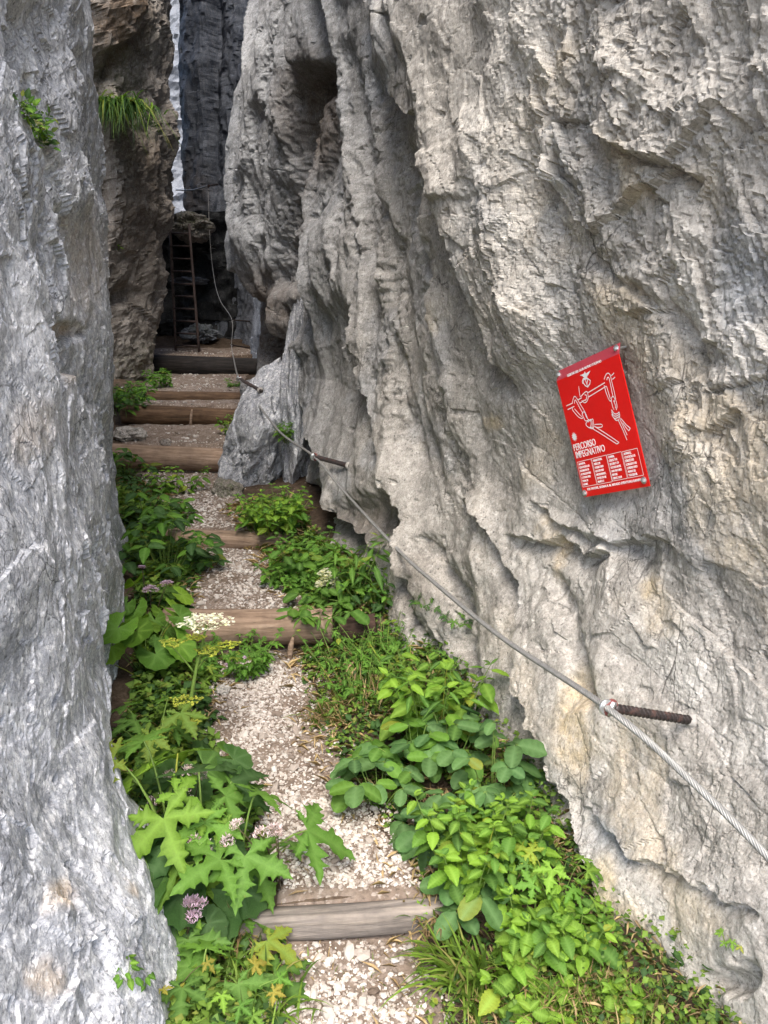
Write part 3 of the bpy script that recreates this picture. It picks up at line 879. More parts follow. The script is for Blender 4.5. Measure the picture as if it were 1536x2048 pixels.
# ---- dark back of the recess under the chockstone
PLAN_N = [(-4.6, 13.4), (-3.8, 13.3), (-3.2, 13.2), (-2.6, 13.1), (-2.1, 13.2)]
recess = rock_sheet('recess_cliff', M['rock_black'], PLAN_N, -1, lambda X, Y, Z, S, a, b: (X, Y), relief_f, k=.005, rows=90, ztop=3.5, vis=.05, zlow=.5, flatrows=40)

# ---- boulders
def ico(sub):
    import bmesh
    b = bmesh.new(); bmesh.ops.create_icosphere(b, subdivisions=sub, radius=1)
    V = np.array([v.co[:] for v in b.verts]); Fc = np.array([[v.index for v in f.verts] for f in b.faces]); b.free()
    return V, Fc
_ICO = {}
def boulder_mesh(name, rad, mat, seed, sub=6, amp=.22, plates=.12, cut=.78, tilt=0.0, shear=0.0):
    if sub not in _ICO: _ICO[sub] = ico(sub)
    V, Fc = _ICO[sub]
    V = V.copy(); r = np.random.default_rng(seed)
    d = np.ones(len(V))
    for i in range(14):                                  # flat broken sides
        n = r.normal(size=3); n /= np.linalg.norm(n)
        q = V @ n
        c = cut + r.random() * .2
        d = np.minimum(d, np.where(q > .02, c / np.maximum(q, .02), 9))
    s0 = r.random() * 50
    d = d + amp * fbm(V[:, 0] * 1.4 + s0, V[:, 1] * 1.4, V[:, 2] * 1.4, 5, 500 + seed, .55)
    f, e = facets(V[:, 0] * 4 + V[:, 2] * 2 + s0, V[:, 1] * 4 - V[:, 2] * 3, 60 + seed, 1)
    d = d + plates * .5 * f
    P = V * d[:, None] * np.asarray(rad)[None]
    if tilt:
        c, s = math.cos(tilt), math.sin(tilt)
        P = np.stack([P[:, 0] * c + P[:, 2] * s, P[:, 1], -P[:, 0] * s + P[:, 2] * c], 1)
    P[:, 0] += shear * P[:, 2]
    z = np.zeros(len(P))
    return mesh_np(name, P, Fc, mat, False, {'ochre': z, 'moss': z}), P
def boulder(name, px, py, Y, rad, mat, seed, label, sub=6, moss=None, group=None, **kw):
    me, P = boulder_mesh(name, rad, mat, seed, sub, **kw)
    o = link(name, me)
    c = pt(px, py, Y)
    o.location = c
    W = P + c
    a, b, d = proj(W)
    nn = P / (np.linalg.norm(P, axis=1)[:, None] + 1e-9)
    HITS.append((a, b, d, W, nn))
    if moss:
        v = 0
        for cx, cy, rx, ry, am in moss: v = v + blob(a, b, cx, cy, rx, ry, am, 4)
        me.attributes['moss'].data.foreach_set('value', np.clip(v, 0, 1).astype(np.float32))
    if max(rad) < .1:
        o.name = 'rock'
        return tag(o, label, 'stone', group)
    return tag(o, label, 'boulder', group)
boulder('boulder', 535, 868, 6.6, (.35, .55, .70), M['rock_cool'], 5, 'big blue-grey boulder leaning on the cliff foot beside the log steps', 7, [(560, 960, 60, 30, .5), (570, 870, 26, 30, .4)], amp=.13, shear=.42, plates=.14)
boulder('boulder', 600, 800, 6.35, (.17, .4, .95), M['rock_cool'], 8, 'upright narrow grey rock rib wedged between boulder and cliff', 6, amp=.16, tilt=.10)
boulder('boulder', 455, 990, 6.0, (.13, .2, .12), M['rock_brown'], 9, 'small brown mossy rock under the foot of the big boulder', 5, [(455, 980, 40, 30, .8)])
boulder('boulder', 385, 455, 12.45, (.33, .5, .20), M['rock_brown'], 12, 'mossy chockstone jammed across the recess above the ladder', 6, [(385, 440, 50, 25, .8)], amp=.3)
boulder('boulder', 382, 562, 12.85, (.25, .35, .06), M['rock_dark'], 13, 'flat rock shelf halfway up the dark recess behind the ladder', 6, amp=.3)
boulder('boulder', 402, 668, 12.7, (.24, .3, .15), M['rock_dark'], 14, 'rubble block at the bottom of the dark recess behind the ladder', 6, [(400, 650, 40, 30, .6)], amp=.4)
boulder('boulder', 260, 868, 7.35, (.17, .18, .07), M['rock_warm'], 15, 'rounded pale rock bedded at left end of a gravel tread', 5)
boulder('boulder', 333, 889, 7.12, (.068, .07, .05), M['rock_brown'], 16, 'small dark stone lying on top of the broad pale log step', 5)
boulder('boulder', 578, 1197, 3.95, (.075, .06, .045), M['rock_far'], 17, 'white angular stone at gravel edge beside yellow-white flowers', 5, amp=.3)
boulder('boulder', 447, 1378, 3.05, (.032, .035, .02), M['rock_warm'], 19, 'lone tan stone at the top left corner of the lower gravel tread', 4)
boulder('boulder', 800, 1665, 2.18, (.032, .035, .022), M['rock_far'], 20, 'white stone beside round grey-green leaves on the right path edge', 4)
# ------------------------------------------------------------------ log steps
def log_step(name, label, a, b, Ya, Yb, rad, mat, ext=(.12, .12), seed=0, flat=False, drop=0.0, group='log steps across the path'):
    """a, b: the two seen ends of the log's centre line in the photograph"""
    A = pt(a[0], a[1], Ya); B = pt(b[0], b[1], Yb)
    A[2] -= drop; B[2] -= drop
    ax = B - A; L = np.linalg.norm(ax); ax /= L
    A = A - ax * ext[0]; B = B + ax * ext[1]; L = np.linalg.norm(B - A)
    c = (A + B) / 2
    up = np.array([0, 0, 1.0]); up -= ax * (up @ ax); up /= np.linalg.norm(up)
    sd = np.cross(up, ax)
    ns, nr = 64, 28
    u = np.linspace(-L / 2, L / 2, ns)
    q = np.linspace(0, 2 * np.pi, nr, endpoint=False)
    U, Q = np.meshgrid(u, q, indexing='ij')
    if flat:      # squared plank: superellipse, taller than deep
        hw, hh = rad[0], rad[1]
        p = 7.0
        rr = (np.abs(np.cos(Q) / hw) ** p + np.abs(np.sin(Q) / hh) ** p) ** (-1 / p)
    else:
        taper = 1 - .06 * (U / L)
        rr = rad * taper
        rr = rr * (1 + .05 * perlin(np.cos(Q) * 1.2, np.sin(Q) * 1.2, U * 1.6, 700 + seed) + .03 * perlin(np.cos(Q) * 3, np.sin(Q) * 3, U * 2.5, 710 + seed))
        crack = np.exp(-((Q - (1.9 + .25 * np.sin(U * 3 + seed))) / .035) ** 2) * .06 * sstep(-.2, .2, perlin(U * 2, U * 0 + seed, U * 0, 720))
        rr = rr * (1 - crack)
    rr = rr + .002 * perlin(np.cos(Q) * 9, np.sin(Q) * 9, U * 3, 730 + seed)
    bow = .012 * np.sin(U / L * 3.1 + seed)
    V = np.stack([U, np.cos(Q) * rr + bow, np.sin(Q) * rr], -1).reshape(-1, 3)
    V = np.vstack([V, [[-L / 2, 0, 0], [L / 2, 0, 0]]])
    i = np.arange(ns * nr).reshape(ns, nr)
    j = np.roll(i, -1, 1)
    fq = np.stack([i[:-1], i[1:], j[1:], j[:-1]], -1).reshape(-1, 4)
    f0 = np.stack([np.full(nr, ns * nr), i[0], j[0]], -1); f1 = np.stack([np.full(nr, ns * nr + 1), j[-1], i[-1]], -1)
    o = link(name, mesh_np(name, V, [fq, f0, f1], mat, True))
    o.matrix_world = Matrix(((ax[0], -sd[0], up[0], c[0]), (ax[1], -sd[1], up[1], c[1]), (ax[2], -sd[2], up[2], c[2]), (0, 0, 0, 1)))
    tag(o, label, 'log step' if not flat else 'plank step', group)
    return o, (A, B, ax, sd, up)
GL = 'log steps across the path'
pk, fr = log_step('plank_step', 'grey weathered squared plank holding back the nearest white gravel, with a round knot', (545, 1848), (880, 1820), 1.865, 1.885, (.029, .037), M['plank'], (.10, .06), 1, flat=True, group=None)
# its knot: a low swirl of wood on the front face
kb = MB()
for i, rr in enumerate((.030, .023, .015, .008)):
    kb.tube([(.03, -.0285 - .0025 * i, -.008), (.03, -.0325 - .0025 * i, -.008)], [rr * .8, rr * .7], 18)
kb.build('knot', M['bark'], pk)
log_step('log_step', 'broad pale brown log step with dark hollow beneath it, behind the flowering hogweed', (335, 1252), (650, 1252), 3.56, 3.53, .086, M['log'], (.01, .04), 2)
log_step('log_step', 'pale split log step half hidden by bright green leaves and dark bush', (375, 1078), (560, 1086), 4.80, 4.80, .066, M['log'], (.15, .06), 3)
log_step('log_step', 'thick pale log step with a dark stone lying on it, beside the big boulder', (250, 912), (465, 922), 7.05, 7.0, .108, M['log'], (.20, .10), 4)
log_step('log_step', 'dark brown log step, lower of the two close together', (265, 829), (476, 836), 8.32, 8.32, .100, M['log_dark'], (.10, .10), 5)
log_step('log_step', 'dark brown log step, upper and thinner of the two close together', (312, 795), (484, 797), 8.93, 8.93, .072, M['log_dark'], (.10, .10), 6)
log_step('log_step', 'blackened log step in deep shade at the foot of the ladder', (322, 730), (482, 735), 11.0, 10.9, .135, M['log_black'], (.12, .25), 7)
lg, fr2 = log_step('rotten_log', 'dark rotten red-brown log end just right of the broad pale log step', (690, 1258), (752, 1250), 3.52, 3.52, .055, M['bark'], (.02, .0), 8, group=None)
for px, py, Y, h, lab in ((381, 862, 8.15, .17, 'small pale wooden peg standing against the lower dark log step'), (577, 1318, 3.38, .10, 'short split stake leaning under the broad pale log step')):
    b = MB(); p = pt(px, py, Y)
    p[2] = float(G(p[0:1], p[1:2])[0])
    b.tube([p + [0, 0, -.03], p + [.01, .02, h * .6], p + [.02, .03, h]], [.016, .014, .007], 7)
    o = b.build('stake', M['log']); tag(o, lab, 'stake')

# ------------------------------------------------------------------ ladder
la = pt(352, 708, 11.9); lb = pt(399, 711, 11.6); lc = pt(340, 448, 12.0); ld = pt(378, 448, 11.75)
la[2] -= .03; lb[2] -= .03
lad = empty('ladder', (la + lb) / 2, 'narrow rusty iron ladder standing in the dark recess at the end of the gully', 'ladder')
o0 = (la + lb) / 2
for a, b in ((la, lc), (lb, ld)):
    m = MB()
    P = [a + (b - a) * t - o0 for t in np.linspace(0, 1, 6)]
    m.tube(P, .020, 8); m.build('rail', M['ladder'], lad)
for i in range(10):
    t = .085 + .094 * i
    a = la + (lc - la) * t - o0; b = lb + (ld - lb) * t - o0
    m = MB(); m.tube([a, b], .0135, 8); m.build('rung', M['ladder'], lad)

# ------------------------------------------------------------------ steel cable and its pegs
def bez(P, n):
    return catmull(np.asarray(P), n)
A1 = pt(1212, 1414, 1.70); A2 = pt(628, 913, 4.83); A3 = pt(478, 757, 6.75)
A4 = pt(463, 690, 9.2); A5 = pt(464, 640, 9.5); A6 = pt(420, 480, 12.2); A7 = pt(416, 372, 12.6); A8 = pt(352, 380, 13.1)
c0 = pt(1700, 1900, 1.30)
line = [c0, pt(1536, 1714, 1.40), pt(1380, 1560, 1.545), A1, pt(1000, 1272, 2.30), pt(870, 1166, 2.95), pt(800, 1103, 3.42), pt(690, 985, 4.30), A2,
        pt(562, 866, 5.5), pt(510, 800, 6.25), A3, pt(468, 720, 7.8), A4, A5, pt(440, 600, 10.5), pt(428, 555, 11.4), A6, A7]
path3 = catmull(line, 16)
sg = np.linalg.norm(np.diff(path3, axis=0), axis=1); cum = np.concatenate([[0], np.cumsum(sg)])
s_ = 0; smp = []
while s_ < cum[-1]:
    smp.append(s_); y = np.interp(s_, cum, path3[:, 1]); s_ += .007 if y < 4 else (.015 if y < 6.5 else .08)
smp = np.array(smp)
CP = np.stack([np.interp(smp, cum, path3[:, i]) for i in range(3)], 1)
cable = empty('steel_cable', CP[0], 'twisted steel cable handrail running along the right-hand cliff', 'cable')
T = np.gradient(CP, axis=0); T /= np.linalg.norm(T, axis=1)[:, None]
na = np.cross(T, [0, 0, 1.0]); na /= np.linalg.norm(na, axis=1)[:, None]; nb = np.cross(T, na)
ns = 7
for k in range(ns):
    ph = smp / .075 * 2 * np.pi + k * 2 * np.pi / ns
    KR = np.interp(CP[:, 1], [6.0, 9.5], [1, .36])[:, None]
    P = CP + .0056 * KR * (np.cos(ph)[:, None] * na + np.sin(ph)[:, None] * nb) - CP[0]
    q = np.linspace(0, 2 * np.pi, 5, endpoint=False)
    V = P[:, None, :] + .0030 * KR[:, :, None] * (np.cos(q)[None, :, None] * na[:, None] + np.sin(q)[None, :, None] * nb[:, None])
    n_ = len(P); i = np.arange(n_ * 5).reshape(n_, 5); j = np.roll(i, -1, 1)
    link('strand', mesh_np('strand', V.reshape(-1, 3), np.stack([i[:-1], j[:-1], j[1:], i[1:]], -1).reshape(-1, 4), M['cable'], True), cable)
m = MB(); m.tube(CP[::3] - CP[0], .0036 * KR[::3, 0], 6); m.build('core', M['cable'], cable)
# thin second wire fixed higher up in the slot
m = MB(); m.tube(catmull([A7, (A7 + A8) / 2 - [0, 0, .03], A8], 6) - A8, .010, 6)
o = m.build('wire', M['far_steel']); o.location = A8; tag(o, 'thin wire strung across the dark slab high above the ladder', 'wire')

def anchor(tip, rootpx, label, scale=1.0, detail=True, rootpt=None, mat='rebar'):
    if rootpt is None:
        rp, n = rock_hit(*rootpx)
    else:
        rp = rootpt
    d = rp - tip; L = np.linalg.norm(d); d /= L
    rp2 = rp + d * .05
    e = empty('anchor_peg', tip, label, 'anchor peg', 'iron pegs carrying the steel cable')
    m = MB()
    st = .025 * scale
    n = 26
    P = [d * (st + (L + .05 - st) * t) for t in np.linspace(0, 1, n)]
    m.tube(P, .0105 * scale, 10)
    m.build('bar', M[mat], e)
    if detail:
        gm = MB(); gm.tube([d * (L - .012), d * (L + .004), d * (L + .02)], [.012 * scale, .019 * scale, .021 * scale], 12); gm.build('grout', M['grout'], e)
    if detail:       # ribs of the reinforcing bar
        rb = MB()
        a = np.cross(d, [0, 0, 1.0]); a /= np.linalg.norm(a); b = np.cross(d, a)
        k = int((L - st) / .014)
        for i in range(k):
            c = d * (st + .01 + .014 * i)
            Q = [c + .0108 * scale * (math.cos(q) * a + math.sin(q) * b) + d * .006 * math.sin(q) for q in np.linspace(0, 2 * math.pi, 13)]
            rb.tube(Q, .0017 * scale, 5, cap=False)
        rb.build('rib', M[mat], e)
    # welded eye
    t = np.array([0, 0, 1.0]); ey = np.cross(d, t); ey /= np.linalg.norm(ey)
    m = MB(); m.torus(d * .014 * scale, ey, .016 * scale, .006 * scale, 18, 8)
    m.build('eye', M['red_steel'] if detail else M[mat], e)
    # cable clamp: U bolt, saddle and two nuts
    i = int(np.argmin(np.linalg.norm(CP - tip, axis=1))); tg = T[i]; cc = CP[i] - tip
    s1 = np.cross(tg, d); s1 /= np.linalg.norm(s1); s2 = np.cross(tg, s1)
    m = MB()
    U = [cc + s1 * .011 * scale - s2 * .016 * scale] + [cc + .011 * scale * (math.cos(q) * s1 + math.sin(q) * s2) for q in np.linspace(0, math.pi, 9)] + [cc - s1 * .011 * scale - s2 * .016 * scale]
    m.tube(U, .0036 * scale, 8); m.build('shackle', M['zinc'] if detail else M['far_steel'], e)
    if detail:
        m = MB(); m.box(cc - s2 * .011, tg * .010, s1 * .017, s2 * .0042); m.build('saddle', M['zinc'], e)
        for sgn in (-1, 1):
            m = MB(); m.tube([cc + s1 * .011 * sgn - s2 * .0155, cc + s1 * .011 * sgn - s2 * .022], .0068, 6); m.build('nut', M['zinc'], e)
        m = MB(); m.torus(d * .004 * scale + s2 * .004, tg, .0155 * scale, .0042 * scale, 20, 8); m.build('ring', M['zinc'], e)
    return e
anchor(A1, (1378, 1437), 'nearest ribbed iron peg with red-brown eye and shiny cable clamp, below the red sign')
anchor(A2, (692, 929), 'ribbed dark peg in the pale pillar where the cable passes the big boulder', 1.2)
anchor(A3, (515, 777), 'short peg on top of the big boulder holding the cable bend', 1.2)
anchor(A4, (490, 694), 'lower of two thin pegs in the shaded corner under the overhang', .8, False, rootpt=pt(492, 695, 9.3), mat='rebar')
anchor(A5, (490, 641), 'upper of two thin pegs in the shaded corner under the overhang', .8, False, rootpt=pt(492, 642, 9.6), mat='rebar')
anchor(A7, (434, 369), 'small peg high on the dark slab above the ladder', 1.6, False, rootpt=pt(434, 369, 13.1), mat='rebar')

# ------------------------------------------------------------------ the red sign
SR = np.array([[0.325, -0.230, -0.917], [-0.906, 0.204, -0.372], [0.272, 0.952, -0.142]])
SCN = np.array([.616, 2.257, 1.374])
SW, SH = .312, .392
sign = empty('trail_sign', SCN, 'red metal warning sign with rope drawing bolted to the right-hand cliff', 'sign')
sign.matrix_world = Matrix([[*SR[i], SCN[i]] for i in range(3)] + [[0, 0, 0, 1]])
LIP = .029
m = MB(); m.box((0, -LIP / 2, 0), (SW / 2, 0, 0), (0, (SH - LIP) / 2, 0), (0, 0, .0012)); m.build('panel', M['sign_red'], sign, False)
lip = MB()
y0 = SH / 2 - LIP + .0002
lip.add([(-SW / 2, y0, .0012), (SW / 2, y0, .0012), (SW / 2, SH / 2, -.010), (-SW / 2, SH / 2, -.010), (-SW / 2, y0, -.0012), (SW / 2, y0, -.0012), (SW / 2, SH / 2, -.0124), (-SW / 2, SH / 2, -.0124)],
        [[0, 1, 2, 3], [7, 6, 5, 4], [0, 4, 5, 1], [1, 5, 6, 2], [2, 6, 7, 3], [3, 7, 4, 0]])
tag(lip.build('bent_edge', M['sign_rim'], sign, False), 'darker red bent top edge')
for x, y, z in ((-SW / 2 + .008, SH / 2 - .012, -.006), (SW / 2 - .012, SH / 2 - .012, -.006), (-SW / 2 + .010, -SH / 2 + .012, .0012), (SW / 2 - .018, -SH / 2 + .018, .0012)):
    b = MB()
    b.tube([(x, y, z), (x, y, z + .0022)], .0100, 18)
    b.tube([(x, y, z + .0022), (x, y, z + .0062), (x, y, z + .0085)], [.0068, .0066, .003], 6)
    b.tube([(x, y, z), (x, y, z - .07)], .0035, 8)
    b.build('bolt', M['zinc'], sign, False)
ZP = .0012
def text(body, x, y, size, sx=.62, bold=0.0, name='lettering', align='LEFT', spacing=1.0):
    c = bpy.data.curves.new(name, 'FONT')
    c.body = body; c.size = size; c.align_x = align; c.align_y = 'CENTER'
    c.extrude = .0003; c.offset = bold; c.space_character = spacing; c.resolution_u = 3
    c.materials.append(M['print'])
    t = bpy.data.objects.new(name, c)
    COL.objects.link(t)
    bpy.context.view_layer.update()
    me = bpy.data.meshes.new_from_object(t.evaluated_get(bpy.context.evaluated_depsgraph_get()))
    bpy.data.objects.remove(t); bpy.data.curves.remove(c)
    me.name = name
    o = link(name, me, sign)
    o.location = (x, y, ZP + .0003); o.scale = (sx, 1, 1)
    return o
_zz = [0]
def stroke(mb, P, wd, closed=False):
    """flat printed line"""
    P = np.asarray(P, float)
    if closed: P = np.vstack([P, P[:1]])
    n = len(P)
    T_ = np.gradient(P, axis=0); T_ /= np.linalg.norm(T_, axis=1)[:, None] + 1e-12
    N_ = np.stack([-T_[:, 1], T_[:, 0]], 1)
    _zz[0] += 1
    z = ZP + .0003 + .000015 * (_zz[0] % 12)
    a = P + N_ * wd / 2; b = P - N_ * wd / 2
    V = [(p[0], p[1], z) for p in a] + [(p[0], p[1], z) for p in b]
    mb.add(V, [[i + n, i + n + 1, i + 1, i] for i in range(n - 1)])
# sign coordinates from the photograph: fraction across / down the panel
_TL, _TR, _BR, _BL = [np.array(p, float) for p in ((1108, 744), (1234, 686), (1299, 972), (1170, 994))]
def sxy(px, py):
    n = Vector(SR[:, 2]); d = Vector(ray(px, py)); c = Vector(CAM)
    t = (Vector(SCN) - c).dot(n) / d.dot(n)
    q = np.array(c + d * t) - SCN
    return np.array([q @ SR[:, 0], q @ SR[:, 1]])
def zc(x, y):       # position in the enlarged crop of the sign -> sign plane
    return sxy(1080 + x / 5.688, 660 + y / 5.688)
text('SEZIONE DEL CLUB ALPINO ITALIANO', *((zc(320, 510) + zc(695, 365)) / 2), .0105, .95, .0001, align='CENTER')
p = zc(385, 1345); text('PERCORSO', p[0], p[1], .0290, .80, .00022)
p = zc(410, 1430); text('IMPEGNATIVO', p[0], p[1], .0290, .80, .00022)
p = (zc(540, 1815) + zc(1155, 1700)) / 2
text('PER FAVORE, SEGNALA AL RIFUGIO EVENTUALI DANNI', p[0], p[1], .0098, .98, .0002, align='CENTER', spacing=1.08)
boxes = [((425, 1500), (580, 1470), (655, 1750), (495, 1790)), ((590, 1460), (752, 1425), (830, 1720), (660, 1760)), ((762, 1420), (925, 1385), (1000, 1680), (830, 1722)), ((935, 1385), (1105, 1345), (1190, 1645), (1010, 1685))]
cols = [['ALPINISTA,', 'CONTROLLA LA', 'SICUREZZA DI', 'ATTREZZATURE', 'E CORDE FISSE', 'PRIMA DI', 'USARLE'],
        ['BERGSTEIGER,', 'PRÜFE DIE', 'FIXSEILE UND', 'LEITERN AUF', 'IHRE SICHERHEIT,', 'BEVOR DU SIE', 'BENÜTZT'],
        ['CLIMBER,', 'CHECK THE', 'SECURITY OF', 'THE FIXED ROPES', 'AND FIXTURES', 'BEFORE', 'USING THEM'],
        ['ALPINISTE,', 'CONTRÔLE LA', 'SÛRETÉ DES', 'ECHELLES ET DES', 'CORDES FIXES', 'AVANT DE', "T'EN SERVIR"]]
for bx_, lines in zip(boxes, cols):
    q = [zc(*b) for b in bx_]
    xl = (q[0][0] + q[3][0]) / 2; xr = (q[1][0] + q[2][0]) / 2; yt = (q[0][1] + q[1][1]) / 2; yb = (q[2][1] + q[3][1]) / 2
    fr_ = MB()
    for a, b in (((xl, yt), (xr, yt)), ((xr, yt), (xr, yb)), ((xr, yb), (xl, yb)), ((xl, yb), (xl, yt))):
        stroke(fr_, [a, b], .0016)
    fr_.build('text_frame', M['print'], sign, False)
    for i, t in enumerate(lines):
        y = yt + (yb - yt) * (i + .75) / (len(lines) + .4)
        text(t, xl + (xr - xl) * .07, y, .0088, .80 if len(t) < 14 else .68, .0002)
# burst
c = zc(395, 1215); st_ = MB(); V = []
for i in range(24):
    q = 2 * math.pi * i / 24; rr = .0150 if i % 2 == 0 else .0085
    V.append((c[0] + rr * math.cos(q), c[1] + rr * math.sin(q), ZP + .0003))
V.append((c[0], c[1], ZP + .0003))
st_.add(V, [[i, (i + 1) % 24, 24] for i in range(24)])
st_.build('starburst', M['print'], sign, False)
# crest: bird with spread wings above a shield
em = MB()
def poly(pts):
    V = [(*zc(*p), ZP + .0004) for p in pts]
    em.add(V, [list(range(len(V)))[::-1]])
poly([(515, 470), (528, 495), (580, 460), (560, 500), (535, 540), (512, 545), (490, 525), (455, 515), (485, 505), (505, 495)])
poly([(495, 545), (540, 535), (550, 550), (500, 562)])
sh_ = [(500, 565), (545, 550), (578, 575), (572, 610), (548, 648), (520, 632), (497, 600)]
V = [zc(*p) for p in sh_]
stroke(em, V, .0035, True)
stroke(em, [zc(520, 568), zc(548, 640)], .0030); stroke(em, [zc(548, 560), zc(540, 610)], .0030)
stroke(em, [zc(497, 552), zc(486, 585), zc(492, 610)], .003)
em.build('crest', M['print'], sign, False)
# rope, carabiners and knots in outline
dr = MB(); LW = .0026
def ln(*pts, w=LW, sm=True, closed=False):
    P = np.array([zc(*p) for p in pts])
    if sm and len(P) > 2: P = catmull(np.vstack([P, P[:1]]) if closed else P, 6)
    stroke(dr, P, w)
ln((305, 862), (375, 832), sm=False); ln((320, 905), (395, 868), sm=False)
ln((435, 795), (480, 770), sm=False); ln((460, 830), (510, 800), sm=False)
ln((552, 712), (742, 598), sm=False); ln((556, 762), (760, 638), sm=False)
ln((815, 520), (848, 488), sm=False); ln((830, 560), (860, 535), sm=False)
ln((445, 640), (452, 700), (462, 760)); ln((465, 762), (520, 705), (545, 708), (553, 770), (535, 815), (505, 825), (480, 800))
ln((505, 800), (530, 790), (535, 745), (512, 735))
for dx, dy, flip in ((0, 0, 0),):
    ln((372, 830), (385, 775), (402, 755), (425, 780), (480, 870), (520, 940), (548, 1010))
    ln((395, 835), (402, 800), (415, 805), (460, 890), (495, 950))
    ln((372, 880), (380, 915), (440, 985), (480, 1005), (495, 985), (485, 950), (505, 930), (530, 960), (530, 990))
    ln((398, 895), (450, 955), (482, 985))
    ln((500, 990), (520, 1030), (545, 1030)); ln((515, 945), (540, 1000), (560, 1020))
for cx_ in (0, 22, 44):
    ln((530 + cx_, 1060 - cx_ * .6), (560 + cx_, 1020 - cx_ * .2), (585 + cx_ * .6, 1050), (580 + cx_ * .8, 1100), (560 + cx_ * .9, 1112))
ln((528, 1055), (535, 1090), (590, 1120), (615, 1115))
ln((625, 1075), (660, 1072), (700, 1072), (715, 1085), (705, 1102), (660, 1108), (630, 1100))
ln((622, 1092), (760, 1180), (905, 1278)); ln((600, 1118), (740, 1205), (880, 1296)); ln((905, 1278), (880, 1296), sm=False)
ln((735, 560), (755, 510), (780, 490), (805, 515), (825, 600), (850, 700), (868, 790))
ln((765, 570), (772, 545), (790, 545), (812, 640), (835, 750))
ln((735, 630), (760, 720), (795, 800), (815, 800), (820, 770), (838, 755), (858, 790), (850, 815)); ln((762, 640), (790, 730), (805, 780))
ln((815, 800), (835, 880), (848, 905)); ln((868, 800), (882, 860), (872, 910)); ln((840, 800), (862, 850), (865, 890))
for k in (0, 26, 52):
    ln((820, 905 + k), (850, 950 + k), (885, 950 + k * .9), (908, 930 + k))
ln((820, 905), (835, 980), (870, 1025), (905, 1020)); ln((905, 930), (912, 970), (905, 1010))
ln((898, 1030), (950, 1140), (995, 1250)); ln((915, 1015), (955, 1100), (998, 1195))
ln((920, 1000), (985, 1075), (1032, 1115)); ln((945, 1055), (985, 1110), (1015, 1145)); ln((1032, 1115), (1015, 1145), sm=False)
dr.build('rope_drawing', M['print'], sign, False)
# ------------------------------------------------------------------ gravel
def chip_mesh(seed):
    V, Fc = ico(1) if 1 not in _ICO else _ICO[1]
    _ICO[1] = (V, Fc)
    r = np.random.default_rng(seed)
    V = V.copy()
    d = np.ones(len(V))
    for i in range(7):
        n = r.normal(size=3); n /= np.linalg.norm(n)
        q = V @ n
        d = np.minimum(d, np.where(q > .05, (.5 + .4 * r.random()) / np.maximum(q, .05), 9))
    V = V * d[:, None] * np.array([1, .55 + .35 * r.random(), .35 + .3 * r.random()])
    return V, Fc
CHIPS = [chip_mesh(900 + i) for i in range(10)]
def rot_rand(n, r, flat=.5):
    a = r.random(n) * 2 * np.pi; b = r.normal(size=n) * flat; c = r.normal(size=n) * flat
    ca, sa, cb, sb, cc, sc = np.cos(a), np.sin(a), np.cos(b), np.sin(b), np.cos(c), np.sin(c)
    Rz = np.zeros((n, 3, 3)); Rz[:, 0, 0] = ca; Rz[:, 0, 1] = -sa; Rz[:, 1, 0] = sa; Rz[:, 1, 1] = ca; Rz[:, 2, 2] = 1
    Rx = np.zeros((n, 3, 3)); Rx[:, 0, 0] = 1; Rx[:, 1, 1] = cb; Rx[:, 1, 2] = -sb; Rx[:, 2, 1] = sb; Rx[:, 2, 2] = cb
    Ry = np.zeros((n, 3, 3)); Ry[:, 1, 1] = 1; Ry[:, 0, 0] = cc; Ry[:, 0, 2] = sc; Ry[:, 2, 0] = -sc; Ry[:, 2, 2] = cc
    return Rz @ Rx @ Ry
LOGY = [(1.84, 1.93), (3.46, 3.61), (4.73, 4.86), (6.92, 7.14), (8.22, 8.42), (8.86, 9.0), (10.82, 11.08)]
def on_log(y):
    m = np.zeros(y.shape, bool)
    for a, b in LOGY: m |= (y > a) & (y < b)
    return m
def scatter_path(n, y0, y1, r, power=1.0, spread=1.0):
    y = y0 + (y1 - y0) * r.random(n) ** power
    l, rr = path_edges(y)
    c = (l + rr) / 2; h = (rr - l) / 2
    x = c + h * np.clip(r.normal(size=n) * .55, -1.5, 1.5) * spread
    m = ~on_log(y)
    return x[m], y[m]
r_ = np.random.default_rng(77)
xs, ys, sz = [], [], []
for n, y0, y1, s0, s1, sp in ((11000, 1.25, 2.3, .0035, .013, 1.15), (8200, 2.3, 3.5, .004, .013, 1.05), (3400, 3.5, 4.9, .005, .016, 1.0), (2600, 4.9, 7.2, .007, .020, 1.0), (600, 7.2, 12, .012, .03, 1.0)):
    x, y = scatter_path(n, y0, y1, r_, 1.0, sp)
    xs.append(x); ys.append(y); sz.append(s0 + (s1 - s0) * r_.random(len(x)) ** 2.2)
# bare earth under the drop of each log stays thinner
xs = np.concatenate(xs); ys = np.concatenate(ys); sz = np.concatenate(sz)
keep = np.ones(len(xs), bool)
for a, b in LOGY:
    k = (ys > a - .30) & (ys < a)
    keep &= ~(k & (r_.random(len(xs)) < .75 * sstep(a - .30, a - .05, ys)))
